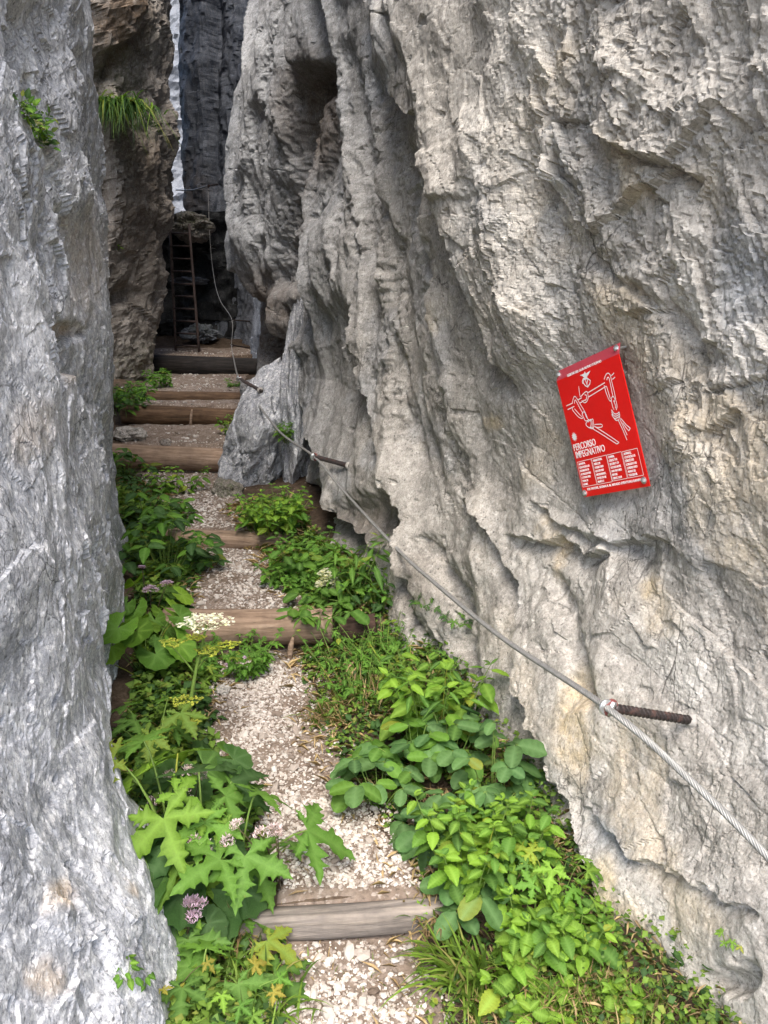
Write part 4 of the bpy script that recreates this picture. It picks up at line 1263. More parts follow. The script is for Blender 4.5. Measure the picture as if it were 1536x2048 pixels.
# thin in patches so that earth shows through on the upper treads
pn = fbm(xs * 3, ys * 3, xs * 0, 2, 91)
keep &= ~((pn > .05) & (ys > 2.25) & (r_.random(len(xs)) < .6))
xs, ys, sz = xs[keep], ys[keep], sz[keep]
zs = G(xs, ys) + .006 + sz * .22
Rm = rot_rand(len(xs), r_, .35)
VV, FF, off = [], [], 0
kind_ = r_.integers(0, len(CHIPS), len(xs))
for k, (V, Fc) in enumerate(CHIPS):
    m = np.where(kind_ == k)[0]
    W = np.einsum('nij,vj->nvi', Rm[m] * sz[m][:, None, None], V) + np.stack([xs[m], ys[m], zs[m]], -1)[:, None]
    VV.append(W.reshape(-1, 3))
    FF.append((Fc[None] + (off + np.arange(len(m)) * len(V))[:, None, None]).reshape(-1, 3)); off += len(m) * len(V)
gravel = link('gravel', mesh_np('gravel', np.concatenate(VV), [np.concatenate(FF)], M['stone'], False), path)
tag(gravel, kind='stuff')
# the biggest stones one by one
chips_me = [mesh_np('stone', V, [Fc], M['stone'], False) for V, Fc in CHIPS]
cnt = 0
while cnt < 290:
    x, y = scatter_path(1, 1.3, 4.6, r_, 2.4, 1.05)
    if not len(x): continue
    if 2.3 < y[0] < 3.4 and r_.random() < .3: continue
    s_z = .012 + .020 * r_.random() ** 2.5
    o = link('stone', chips_me[int(r_.integers(0, len(CHIPS)))], path)
    z = float(G(x, y)[0]) + .006 + s_z * .25
    o.matrix_world = Matrix.Translation((x[0], y[0], z)) @ Matrix(rot_rand(1, r_, .3)[0].tolist()).to_4x4() @ Matrix.Scale(s_z, 4)
    cnt += 1

# ------------------------------------------------------------------ leaves
def blade_leaf(name, mat, width, n=9, serr=.0, fold=.18, droop=.25, shape='ovate', tooth=2, cord=0.0):
    """leaf along +Y, unit length, two halves folded on the midrib"""
    V, Fc, vein = [], [], []
    t = np.linspace(0, 1, n)
    if shape == 'ovate': wd = np.sin(np.pi * t ** .72) ** .85
    elif shape == 'round': wd = np.sqrt(np.clip(1 - (2 * (t * .97 + .015) - 1) ** 2, 0, 1)) 
    elif shape == 'lance': wd = np.sin(np.pi * t ** .8)
    else: wd = np.sin(np.pi * t ** .9) ** .6
    for i in range(n):
        w_ = width / 2 * wd[i]
        if serr and 0 < i < n - 1: w_ *= 1 + (serr if i % tooth else -serr)
        z = -droop * t[i] ** 2 * .5
        yb = t[i] - (cord * .22 * (1 - t[i]) ** 6)
        V += [(-w_, yb if i else -cord * .1, z + fold * w_ + .07 * w_ * math.sin(i * 1.3)), (-w_ * .5, (t[i] + yb) / 2, z + fold * w_ * .35 + .012), (0, t[i], z), (w_ * .5, (t[i] + yb) / 2, z + fold * w_ * .35 + .012), (w_, yb if i else -cord * .1, z + fold * w_ - .07 * w_ * math.sin(i * 1.3))]
        vein += [0, .15 + .25 * (i % 2), 1, .15 + .25 * (i % 2), 0]
    for i in range(n - 1):
        for k in range(4):
            Fc.append((i * 5 + k, i * 5 + k + 1, (i + 1) * 5 + k + 1, (i + 1) * 5 + k))
    return mesh_np(name, V, [np.array(Fc)], mat, True, {'vein': vein})
def lobed_leaf(name, mat, lobes, seed, teeth=3, wid=.34, droop=.3):
    """palmate leaf: pointed, toothed lobes from one centre; lobes: (angle, length)"""
    r = np.random.default_rng(seed)
    V, Fc, vein = [], [], []
    out = []
    L = sorted(lobes)
    rim = []
    for li, (a, ln_) in enumerate(L):
        seq = [(.28, .09), (.38, .14), (.45, .20), (.51, .265), (.535, .16), (.62, .155), (.685, .20), (.71, .10), (.79, .08), (.85, .10), (.875, .05), (1.0, 0.0)]
        left = [(p, -w * wid / .34 * (1 + .2 * r.normal())) for p, w in seq[:-1]]
        right = [(p, w * wid / .34 * (1 + .2 * r.normal())) for p, w in seq[:-1]][::-1]
        pts = left + [(1.0, 0)] + right
        for p, w in pts:
            x = ln_ * (p * math.sin(a) + w * math.cos(a)); y = ln_ * (p * math.cos(a) - w * math.sin(a))
            rr = math.hypot(x, y)
            rim.append((x, y, -droop * rr * rr * .55 + abs(w) * .12 + .01 * r.normal(), p, ln_, a))
    # faces: per lobe, midrib fan
    mids = [.26, .34, .40, .45, .50, .56, .61, .67, .73, .78, .84]
    nm = len(mids); n0 = 2 * nm + 1
    V.append((0, 0, 0)); vein.append(1)
    for li, (a, ln_) in enumerate(L):
        base = len(V)
        for p in mids:
            rr = p * ln_
            V.append((rr * math.sin(a), rr * math.cos(a), -droop * rr * rr * .55 - .008)); vein.append(1)
        rb = len(V)
        for k in range(n0):
            x, y, z, *_ = rim[li * n0 + k]
            V.append((x, y, z)); vein.append(.7 if k == nm else (.3 if k % 3 == 0 else 0))
        for k in range(nm - 1):
            Fc.append((rb + k, rb + k + 1, base + k + 1, base + k))
            Fc.append((base + k, base + k + 1, rb + n0 - 2 - k, rb + n0 - 1 - k))
        Fc.append((rb + nm - 1, rb + nm, base + nm - 1, base + nm - 1)); Fc.append((base + nm - 1, rb + nm, rb + nm + 1, rb + nm + 1))
        # web to the centre
        Fc.append((0, rb, base, base)); Fc.append((0, base, rb + n0 - 1, rb + n0 - 1))
        out.append((rb, base))
    for li in range(len(L) - 1):
        a = out[li][0] + n0 - 1; b = out[li + 1][0]
        Fc.append((0, a, b, b))
    T3 = np.array([f[:3] for f in Fc if f[2] == f[3]]); Q4 = np.array([f for f in Fc if f[2] != f[3]])
    return mesh_np(name, V, [Q4[:, ::-1], T3[:, ::-1]], mat, True, {'vein': vein})
def round_leaf(name, mat, seed, n=26, droop=.25, cup=.15):
    """kidney-shaped toothed leaf, stalk at the notch"""
    r = np.random.default_rng(seed)
    V = [(0, 0, 0)]; vein = [1]
    for ring, k in ((.5, 0), (1.0, 1)):
        for i in range(n):
            a = -2.75 + 5.5 * i / (n - 1)
            rr = ring * (.52 + .10 * math.cos(a * .5) + .06 * math.cos(2 * a))
            if k: rr *= 1 + (.045 if i % 2 else -.045) + .02 * r.normal()
            x = rr * math.sin(a); y = rr * math.cos(a) + .0
            wave = .035 * math.sin(a * 3 + seed) * ring
            V.append((x, y, cup * rr * rr - droop * (.5 + y) ** 2 * .3 + wave)); vein.append((.9 if i % 4 == 0 else .12) * (1 if not k else .3))
    T3, Q4 = [], []
    for i in range(n - 1):
        T3.append((0, 1 + i + 1, 1 + i)); Q4.append((1 + i, 1 + i + 1, 1 + n + i + 1, 1 + n + i))
    return mesh_np(name, V, [np.array(Q4), np.array(T3)], mat, True, {'vein': vein})
LEAF = {}
def variants(key, fn):
    LEAF[key] = [fn(i) for i in range(4)]
def lob(mat, s0, five=True):
    def f(i):
        r = np.random.default_rng(s0 + i)
        A = [-2.15, -1.15, 0, 1.15, 2.15] if five else [-1.25, 0, 1.25]
        Ln = [.50, .78, .95, .78, .50] if five else [.75, 1.0, .75]
        return lobed_leaf('leaf', M[mat], [(a + .12 * r.normal(), l * (1 + .08 * r.normal())) for a, l in zip(A, Ln)], s0 + i, wid=.36, droop=.28 + .2 * r.random())
    return f
variants('palmate', lob('leaf_mid', 10))
variants('palmate_bright', lob('leaf_bright', 20))
variants('palmate_dark', lob('leaf_dark', 30, False))
variants('palmate_yellow', lob('leaf_yellow', 40))
variants('herb', lob('leaf_shade', 50))
variants('herb_bright', lob('leaf_bright', 60))
variants('round', lambda i: round_leaf('leaf', M['leaf_mid'], i, cup=.1 + .06 * i))
variants('round_dark', lambda i: round_leaf('leaf', M['leaf_dark'], 10 + i))
variants('round_bright', lambda i: round_leaf('leaf', M['leaf_bright'], 20 + i, cup=.05 + .08 * i))
variants('nettle', lambda i: blade_leaf('leaf', M['leaf_bright'], .62 + .04 * i, 17, .085, .20, .2 + .22 * i, 'ovate', 2, 1))
variants('nettle_mid', lambda i: blade_leaf('leaf', M['leaf_mid'], .60 + .05 * i, 17, .085, .20, .2 + .22 * i, 'ovate', 2, 1))
variants('leaflet', lambda i: blade_leaf('leaf', M['leaf_blue'], .74, 10, .035, .12, .15 + .15 * i, 'round', 2, .6))
variants('leaflet_mid', lambda i: blade_leaf('leaf', M['leaf_mid'], .72, 10, .035, .12, .15 + .15 * i, 'round', 2, .6))
variants('leaflet_bright', lambda i: blade_leaf('leaf', M['leaf_bright'], .62, 9, .03, .12, .2 + .15 * i, 'ovate', 2, .4))
variants('leaflet_dark', lambda i: blade_leaf('leaf', M['leaf_dark'], .62, 9, .05, .15, .25 + .15 * i, 'ovate', 2, .3))
variants('leaflet_shade', lambda i: blade_leaf('leaf', M['leaf_shade'], .55, 9, .05, .15, .25 + .15 * i, 'ovate', 2, .3))
variants('lance', lambda i: blade_leaf('leaf', M['leaf_mid'], .26, 9, 0, .2, .4 + .3 * i, 'lance'))

def leaf_matrix(pos, dirv, up, size):
    y = Vector(dirv).normalized()
    u = Vector(up)
    x = y.cross(u)
    if x.length < 1e-3: x = Vector((1, 0, 0))
    x.normalize()
    z = x.cross(y)
    return Matrix(((x[0] * size, y[0] * size, z[0] * size, pos[0]), (x[1] * size, y[1] * size, z[1] * size, pos[1]), (x[2] * size, y[2] * size, z[2] * size, pos[2]), (0, 0, 0, 1)))
def put_leaf(root, key, pos, dirv, up, size, rnd):
    o = link('leaf', LEAF[key][rnd.randrange(4)], root)
    o.matrix_local = leaf_matrix(pos, dirv, up, size)
    return o
def curve3(a, b, lift, n=6, side=None):
    a = np.asarray(a, float); b = np.asarray(b, float)
    t = np.linspace(0, 1, n)[:, None]
    m = (a + b) / 2 + np.array([0, 0, lift])
    return (1 - t) ** 2 * a + 2 * t * (1 - t) * m + t * t * b
def vein0(me):
    return me
def stems_mesh(mb, root, mat='stem', name='stem'):
    if mb.n: mb.build(name, M[mat], root, True)

def rosette(label, base, keys, n, size, height, spread, seed, az=None, group=None, stem='stem', tilt=.35, name='broadleaf_plant', lean=(0, 0), smin=.55, rstem=.0035, up0=0.0):
    """leaves on long stalks from one crown"""
    rd = random.Random(seed)
    root = empty(name, base, label, 'plant', group)
    mb = MB()
    for i in range(n):
        a = (az[0] + (az[1] - az[0]) * rd.random()) if az else (2 * math.pi * (i + rd.random() * .7) / n)
        k = rd.random()
        rr = spread * (.25 + .75 * k ** .8); h = height * (.35 + .75 * rd.random()) * (1.05 - .35 * k)
        e = np.array([rr * math.cos(a) + lean[0] * h, rr * math.sin(a) + lean[1] * h, h])
        mb.tube(curve3((0, 0, -.02), e, h * .45), np.linspace(rstem, rstem * .55, 6), 5, False)
        d = np.array([math.cos(a + rd.gauss(0, .4)), math.sin(a + rd.gauss(0, .4)), -tilt + rd.gauss(0, .22)])
        u = np.array([math.cos(a) * .35 + rd.gauss(0, .22), math.sin(a) * .35 + rd.gauss(0, .22) - .30 - up0, 1])
        put_leaf(root, rd.choice(keys), e, d, u, size * (smin + (1 - smin) * rd.random() ** .7), rd)
    stems_mesh(mb, root, stem)
    return root
def leafy_stems(label, base, keys, nst, height, spread, size, seed, pairs=5, group=None, stem='stem', name='leafy_plant', lean=(0, 0), az=None, opp=True, start=.25, hv=.35, flowers=None):
    """upright stems with leaves in pairs, smaller to the tip"""
    rd = random.Random(seed)
    root = empty(name, base, label, 'plant', group)
    mb = MB()
    for s in range(nst):
        a = (az[0] + (az[1] - az[0]) * rd.random()) if az else 2 * math.pi * (s + rd.random()) / nst
        rr = spread * math.sqrt(rd.random()); h = height * (1 - hv + 2 * hv * rd.random() * .8)
        b = np.array([rr * .45 * math.cos(a), rr * .45 * math.sin(a), -.02])
        tip = np.array([rr * math.cos(a) + lean[0] * h, rr * math.sin(a) + lean[1] * h, h])
        C = curve3(b, tip, h * .15, 8)
        mb.tube(C, np.linspace(.0028, .0012, 8), 5, False)
        a0 = rd.random() * 6.3
        for p in range(pairs):
            t = start + (1 - start) * (p + .6) / pairs
            c = np.array([np.interp(t * 7, range(8), C[:, i]) for i in range(3)])
            sc = size * (1.0 - .45 * max(0, (t - .55)) / .45) * (.8 + .35 * rd.random())
            for q in range(2 if opp else 1):
                aa = a0 + p * (1.57 if opp else 2.4) + q * math.pi + rd.gauss(0, .25)
                d = np.array([math.cos(aa), math.sin(aa), .05 - .5 * rd.random() + .45 * max(0, t - .75)])
                pe = c + d * sc * .22
                mb.tube([c, pe], [.0011, .0008], 4, False)
                put_leaf(root, rd.choice(keys), pe, d, (rd.gauss(0, .2), rd.gauss(0, .2) - .2, 1), sc, rd)
        if opp:
            for q in range(3):
                aa = rd.random() * 6.3
                put_leaf(root, rd.choice(keys), tip, (math.cos(aa), math.sin(aa), .6), (0, -.3, 1), size * .42, rd)
    stems_mesh(mb, root, stem)
    return root
def compound(label, base, keys, n, size, height, spread, seed, trip=1, group=None, stem='stem', name='leafy_plant', lean=(0, 0), az=None):
    """stalks ending in three (or five) leaflets"""
    rd = random.Random(seed)
    root = empty(name, base, label, 'plant', group)
    mb = MB()
    for i in range(n):
        a = (az[0] + (az[1] - az[0]) * rd.random()) if az else 2 * math.pi * (i + rd.random()) / n
        rr = spread * math.sqrt(rd.random()); h = height * (.45 + .6 * rd.random()) * (1.1 - .4 * rr / max(spread, 1e-6))
        e = np.array([rr * math.cos(a) + lean[0] * h, rr * math.sin(a) + lean[1] * h, h])
        mb.tube(curve3((rr * .2 * math.cos(a), rr * .2 * math.sin(a), -.02), e, h * .35), np.linspace(.0026, .0013, 6), 5, False)
        s = size * (.7 + .45 * rd.random())
        f = np.array([math.cos(a + rd.gauss(0, .5)), math.sin(a + rd.gauss(0, .5)), -.15 + rd.gauss(0, .2)])
        sd = np.cross(f, [0, 0, 1.0]); sd /= np.linalg.norm(sd)
        for k, (w1, w2) in enumerate(((1, 0), (.15, 1), (.15, -1)) if trip == 1 else ((1, 0), (.3, 1), (.3, -1), (-.25, .95), (-.25, -.95))):
            d = f * w1 + sd * w2 + np.array([0, 0, -.12 + rd.gauss(0, .12)])
            c = e + (0 if k < 3 else -1) * f * s * .6
            mb.tube([e, c + d * s * .12], [.001, .0008], 4, False)
            put_leaf(root, rd.choice(keys), c + d * s * .12, d, (rd.gauss(0, .18), rd.gauss(0, .18) - .25, 1), s * (1 if k == 0 else .88), rd)
    stems_mesh(mb, root, stem)
    return root
def grass_tuft(label, base, n, length, spread, seed, mats=('grass',), name='grass_tuft', droop=.6, az=None, wid=.004, group=None, up=1.0):
    r = np.random.default_rng(seed)
    root = empty(name, base, label, 'grass', group)
    for mi, mt in enumerate(mats):
        V, Q, off = [], [], 0
        m = n // len(mats)
        for i in range(m):
            a = r.random() * 6.283 if az is None else az[0] + (az[1] - az[0]) * r.random()
            b = np.array([r.normal() * spread * .4, r.normal() * spread * .4, -.01])
            L = length * (.5 + .6 * r.random()); dv = np.array([math.cos(a), math.sin(a), 0])
            sd = np.array([-dv[1], dv[0], 0]) * wid * (.6 + .6 * r.random())
            k = .25 + .6 * r.random()
            for j in range(6):
                t = j / 5
                p = b + dv * L * k * t + np.array([0, 0, up * L * (t * (1.05 - .3 * k) - droop * k * 1.5 * t * t)])
                V += [p - sd * (1 - t ** 2.2), p + sd * (1 - t ** 2.2)]
            for j in range(5): Q.append((off + 2 * j, off + 2 * j + 1, off + 2 * j + 3, off + 2 * j + 2))
            off += 12
        o = link('blades' if mt != 'straw' else 'dry_blades', mesh_np('blades', V, [np.array(Q)], M[mt], True, {'vein': np.zeros(len(V))}), root)
        o['kind'] = 'stuff'
    return root
def flower_head(root, c, rad, n, seed, mat, name='flower_head', dome=.4, size=.006, star=False):
    """a dense head of small petals, one mesh"""
    r = np.random.default_rng(seed)
    V, Q, off = [], [], 0
    for i in range(n):
        a = r.random() * 6.283; q = math.sqrt(r.random())
        p = np.array(c) + np.array([rad * q * math.cos(a), rad * q * math.sin(a), rad * dome * (1 - q * q) + .15 * rad * r.normal()])
        for k in range(4):
            b = a + k * 1.57 + r.random()
            d = np.array([math.cos(b), math.sin(b), .45 * r.random() + (.5 if star else 0)]) * size * (.7 + .6 * r.random())
            s = np.array([-math.sin(b), math.cos(b), 0]) * size * (.42 if not star else .2)
            V += [p, p + d * .6 - s, p + d, p + d * .6 + s]; Q.append((off, off + 1, off + 2, off + 3)); off += 4
    return link(name, mesh_np(name, V, [np.array(Q)], M[mat], False, {'vein': np.zeros(len(V))}), root)
def gp(px, py):
    return ground_hit(px, py)
# ------------------------------------------------------------------ the left bed
HG = 'hogweed plants along the left of the path'
rosette('large hogweed with broad deeply cut leaves reaching over the gravel above the plank step', gp(475, 1775), ['palmate'], 12, .20, .25, .19, 1, group=HG, name='hogweed_plant', lean=(.15, 0), rstem=.0045)
rosette('hogweed with the biggest pale jagged leaf, pressed against the foot of the pale left rock', gp(350, 1725), ['palmate', 'palmate', 'palmate_bright'], 8, .225, .34, .17, 2, group=HG, name='hogweed_plant', lean=(-.15, 0), rstem=.0045)
rosette('low hogweed spreading in front of the left end of the grey plank step', gp(440, 1945), ['palmate'], 7, .17, .15, .15, 3, group=HG, name='hogweed_plant', lean=(.2, .1), rstem=.004)
rosette('young hogweed with narrow fingered leaves higher up the left rock edge', gp(315, 1530), ['palmate'], 9, .15, .22, .17, 4, group=HG, name='hogweed_plant')
rosette('dark shaded hogweed leaves low between the left rock and the plank step', gp(375, 1880), ['palmate', 'round_dark'], 8, .15, .13, .14, 5, group=HG, name='hogweed_plant')
rosette('middle hogweed whose leaves overlap the two bigger ones on either side', gp(410, 1740), ['palmate', 'palmate', 'palmate_dark'], 9, .20, .27, .16, 7, group=HG, name='hogweed_plant', rstem=.0045)
rosette('hogweed leaves nearest the camera under the turning cranesbill at the left rock', gp(400, 2010), ['palmate'], 6, .13, .12, .12, 8, group=HG, name='hogweed_plant', rstem=.004)
rosette('small yellow-green lobed seedling in front of the large hogweed', gp(425, 1770), ['palmate_bright'], 5, .085, .26, .07, 6, name='lobed_seedling')

def umbel_plant():
    base = gp(365, 1500)
    root = empty('flowering_hogweed', base, 'tall flowering hogweed stalk carrying one white umbel and several yellow-green unripe ones', 'plant')
    rd = random.Random(3)
    Y = base[1]
    def loc(px, py, dy=0.0): return pt(px, py, Y + dy) - base
    main = [np.array([0, 0, -.02]), loc(378, 1420), loc(392, 1340), loc(404, 1290), loc(413, 1250)]
    m = MB(); m.tube(catmull(main, 6), np.linspace(.0085, .0045, 25), 8)
    heads = []
    for px, py, fr_, rad, kd in ((372, 1412, (380, 1440), .055, 'y'), (345, 1295, (388, 1345), .045, 'y'), (392, 1283, (398, 1318), .035, 'y'), (418, 1312, (394, 1340), .05, 'y'), (457, 1298, (400, 1315), .04, 'y'), (384, 1452, (374, 1470), .03, 'y')):
        a = loc(*fr_); b = loc(px, py, -.02)
        m.tube(curve3(a, b, .01), np.linspace(.004, .0022, 6), 6); heads.append((b, rad, kd))
    m.build('stalk', M['stem'], root)
    heads.append((loc(414, 1260), .092, 'w'))
    for hi, (b, rad, kd) in enumerate(heads):
        sp = MB()
        nray = 16 if kd == 'w' else 11
        tips = []
        for i in range(nray):
            a = i * 2.4; q = math.sqrt((i + .5) / nray)
            e = b + np.array([rad * q * math.cos(a), rad * q * math.sin(a) * .9, rad * (.28 + .12 * (1 - q)) + .004 * rd.random()])
            sp.tube(curve3(b, e, .004, 4), np.linspace(.0013, .0008, 4), 4, False); tips.append(e)
        sp.build('rays', M['stem'], root)
        V, Q, off = [], [], 0
        for e in tips:
            for k in range(30 if kd == 'w' else 22):
                a = rd.random() * 6.28; q = math.sqrt(rd.random()) * rad * .27
                p = e + np.array([q * math.cos(a), q * math.sin(a), .002 + .004 * rd.random()])
                s = (.0052 if kd == 'w' else .0036) * (.7 + .6 * rd.random())
                d = np.array([math.cos(a * 3), math.sin(a * 3), .3]) * s; n_ = np.array([-math.sin(a * 3), math.cos(a * 3), .1]) * s
                V += [p - d, p - n_, p + d, p + n_]; Q.append((off, off + 1, off + 2, off + 3)); off += 4
        o = link('umbel', mesh_np('umbel', V, [np.array(Q)], M['petal_white' if kd == 'w' else 'bud_yellow'], False, {'vein': np.zeros(len(V))}), root)
        if kd == 'w': o['label'] = 'broad flat white umbel at the top'
    # sheathed buds
    for px, py in ((345, 1478), (388, 1498)):
        b = MB(); p = loc(px, py, -.02)
        b.tube([p + [0.01, 0, -.03], p + [.004, 0, -.01], p, p + [-.012, 0, .03]], [.004, .011, .010, .003], 8)
        b.build('bud', M['bud_yellow'], root)
umbel_plant()

def round_bed(label, px, py, n, size, h, sp, seed, keys=('round', 'round', 'round_bright'), **kw):
    return rosette(label, gp(px, py), list(keys), n, size, h, sp, seed, name='round_leaved_plant', group='round-leaved plants in the left bed', tilt=.5, rstem=.0028, up0=.15, **kw)
round_bed('round leaved clump right against the left rock, left of the broad pale log step', 290, 1360, 12, .16, .30, .22, 11)
rp = round_bed('round leaved clump topped by two lilac flower heads, behind the white umbel', 300, 1262, 10, .14, .24, .20, 12)
m = MB()
for px, py, rr, s in ((302, 1180, .035, 1), (334, 1168, .026, 2), (284, 1135, .012, 3)):
    e = pt(px, py, rp.location[1] - .02) - np.array(rp.location)
    m.tube(curve3((0, 0, 0), e, .02), np.linspace(.003, .0018, 6), 5); flower_head(rp, e, rr, 46, s, 'petal_pink', size=.010, dome=.5)
m.build('flower_stalks', M['stem_dark'], rp)
round_bed('big dark round leaves in the shade between the left rock and the large hogweed', 330, 1790, 9, .17, .17, .15, 13, ('round_dark',))
round_bed('round leaved clump under the fingered young hogweed, beside the gravel', 390, 1590, 9, .13, .17, .16, 14, ('round', 'round_dark'))
round_bed('single broad dark round leaves beneath the cut hogweed leaves, near a lilac flower', 455, 1840, 7, .13, .14, .13, 15, ('round_dark', 'round'))
round_bed('round leaved clump at the left end of the broad pale log step', 318, 1318, 8, .11, .17, .14, 16)

for i, (px, py, fx, fy, lab, mat) in enumerate(((385, 1640, 385, 1545, 'lilac flowering stalk with ragged pale heads rising between the two big hogweeds', 'petal_pale'),
        (420, 1800, 427, 1700, 'drooping faded brownish lilac flower heads among the large hogweed leaves', 'petal_pale'),
        (365, 1900, 382, 1812, 'fresh lilac flower heads against the lower left rock edge', 'petal_pink'),
        (330, 1640, 345, 1600, 'small withered flower head hanging below the biggest hogweed leaf', 'petal_pale'),
        (560, 1775, 548, 1660, 'little faded flower cluster at the right edge of the large hogweed', 'petal_pale'))):
    b = gp(px, py)
    root = empty('lilac_flower', b, lab, 'flower', 'lilac flowers in the left bed')
    m = MB(); rd = random.Random(40 + i)
    for k in range(4 if i != 3 else 2):
        e = pt(fx + rd.gauss(0, 24), fy + rd.gauss(0, 16), b[1] - .05) - b
        m.tube(curve3((0, 0, -.02), e, .05), np.linspace(.0025, .0014, 6), 5)
        flower_head(root, e, .013 + .010 * rd.random(), 26, 60 + i * 5 + k, mat, size=.009, dome=.8, star=True)
    m.build('stalk', M['stem_dark'], root)

BU = 'dark leafy bushes left of the upper log steps'
compound('dark green bush spilling over the left end of the pale split log step', gp(330, 1150), ['leaflet_dark', 'leaflet_shade'], 26, .095, .36, .30, 21, 5, BU, name='bush')
compound('dark green bush covering the middle of the pale split log step', gp(400, 1135), ['leaflet_dark', 'leaflet_dark', 'leaflet_shade'], 14, .075, .11, .17, 22, 5, BU, name='bush')
compound('tall dark bush with a bare purple twig against the left rock below the broad log', gp(300, 1080), ['leaflet_dark', 'leaflet_shade'], 16, .10, .30, .22, 23, 1, BU, stem='stem_dark', name='bush')
compound('small dark bush at the left end of the thick pale log with the stone', gp(250, 960), ['leaflet_dark', 'leaflet_shade'], 16, .10, .24, .22, 24, 1, BU, name='bush')
leafy_stems('light green leafy shoots in front of the hollow under the thick pale log', gp(350, 985), ['leaflet_shade', 'leaflet_bright'], 11, .15, .26, .085, 25, 3, name='leafy_plant', lean=(0, 0))
compound('pale grey-green leaf clump left of the upper gravel bend', gp(320, 1040), ['leaflet_mid', 'leaflet_shade'], 12, .08, .15, .20, 26, 1, name='leafy_plant')
leafy_stems('dark leafy weeds filling the corner left of the two close dark logs', gp(255, 835), ['leaflet_shade', 'leaflet_dark'], 16, .30, .30, .10, 27, 4, name='leafy_plant')
leafy_stems('bright ferny weeds at the foot of the brown cliff before the blackened log', gp(322, 775), ['leaflet_shade', 'herb'], 12, .18, .22, .09, 28, 3, name='leafy_plant')
leafy_stems('low weeds along the brown cliff foot above the dark logs', gp(275, 795), ['herb', 'leaflet_shade'], 12, .16, .26, .10, 29, 3, name='leafy_plant')
leafy_stems('tiny green weeds at the right end of the trodden tread below the blackened log', gp(470, 775), ['herb', 'leaflet_shade'], 7, .09, .12, .06, 30, 2, name='leafy_plant')
leafy_stems('small green weeds where the big boulder meets the tread above the stone-topped log', gp(462, 870), ['herb_bright', 'leaflet_shade'], 8, .15, .12, .07, 31, 3, name='leafy_plant')
rt = leafy_stems('low cranesbill with tiny lilac flowers under the hollow of the broad pale log', gp(480, 1345), ['herb', 'herb', 'leaflet_shade'], 22, .13, .24, .055, 32, 3, name='cranesbill_plant')
for k, (px, py) in enumerate(((489, 1316), (455, 1330), (500, 1335))):
    flower_head(rt, pt(px, py, rt.location[1] - .03) - np.array(rt.location), .010, 8, 80 + k, 'petal_pink', 'flower', size=.009)
leafy_stems('young nettle with pale upright shoots between rock and faded lilac flowers', gp(385, 1865), ['nettle'], 5, .17, .09, .062, 33, 4, name='nettle_plant')
rosette('red and yellow turning cranesbill at the bottom of the left rock', gp(330, 2005), ['palmate_yellow', 'herb_bright', 'herb_bright'], 14, .042, .13, .14, 34, name='cranesbill_plant', stem='stem_dark', rstem=.0016)
rosette('green-yellow cranesbill clump in the lower left corner of the path bed', gp(440, 2035), ['herb_bright', 'herb', 'herb', 'palmate_yellow'], 20, .048, .12, .17, 35, name='cranesbill_plant', rstem=.0016)
grass_tuft('long green grass hanging beside the dead leaves at the left end of the plank step', gp(480, 1880), 90, .22, .10, 36, ('grass', 'straw'))
grass_tuft('thin grass growing in the bottom left bed below the turning cranesbill', gp(500, 2030), 130, .17, .16, 37, ('grass', 'grass'))

# ------------------------------------------------------------------ the right bed
leafy_stems('bright green leafy mound at the foot of the big boulder', gp(545, 1065), ['leaflet_bright', 'leaflet_bright', 'leaflet_shade'], 34, .22, .28, .07, 41, 4, name='leafy_plant')
leafy_stems('green weeds spilling over the right end of the pale split log step', gp(610, 1150), ['leaflet_shade', 'leaflet_mid'], 20, .20, .30, .08, 42, 4, name='leafy_plant')
leafy_stems('low mixed weeds on the tread right of the middle gravel', gp(590, 1175), ['herb', 'leaflet_shade'], 14, .12, .2, .06, 43, 3, name='leafy_plant')
wl = leafy_stems('willow-leaved plant with long narrow leaves beside the cream flower cluster', gp(690, 1205), ['lance'], 7, .30, .15, .12, 44, 6, name='willow_leaved_plant', lean=(.2, 0), hv=.2)
wf = empty('white_flower', gp(645, 1215), 'cream white flower cluster above the right end of the broad pale log', 'flower')
m = MB()
for k, (px, py) in enumerate(((650, 1150), (664, 1165), (642, 1172), (668, 1182), (655, 1160))):
    e = pt(px, py, wf.location[1] - .02) - np.array(wf.location)
    m.tube(curve3((0, 0, 0), e, .03), np.linspace(.0025, .0014, 6), 5); flower_head(wf, e, .030, 34, 90 + k, 'petal_white', size=.013, dome=.7)
m.build('stalk', M['stem'], wf)
compound('ferny grey-green plant drooping over the right end of the broad pale log', gp(650, 1250), ['leaflet_mid', 'lance'], 14, .085, .16, .18, 45, 5, name='leafy_plant')
leafy_stems('dark weeds under the cliff foot behind the rotten log', gp(760, 1215), ['leaflet_shade', 'leaflet_dark'], 16, .16, .24, .06, 46, 3, name='leafy_plant')
for i, (px, py, lab) in enumerate(((690, 1330, 'fine-leaved weeds directly below the rotten log'), (770, 1320, 'fine-leaved weeds against the cliff foot right of the rotten log'), (720, 1400, 'fine-leaved weeds on the bank beside dry brown grass'), (830, 1385, 'fine-leaved weeds under the brown streaked cliff ribs'))):
    leafy_stems(lab, gp(px, py), ['herb', 'leaflet_shade', 'lance'], 26, .15, .24, .042, 47 + i, 4, name='leafy_plant', group='fine-leaved weeds on the right bank', opp=False)
grass_tuft('dry brown grass hanging from the bank edge above the lower gravel', gp(665, 1440), 240, .13, .12, 52, ('straw', 'straw', 'grass'), az=(2.6, 4.6))
grass_tuft('fine green grass among weeds on the right bank', gp(760, 1390), 380, .17, .22, 53, ('grass', 'grass', 'straw'))
TG = 'grey-green three-leaflet plants on the right bank'
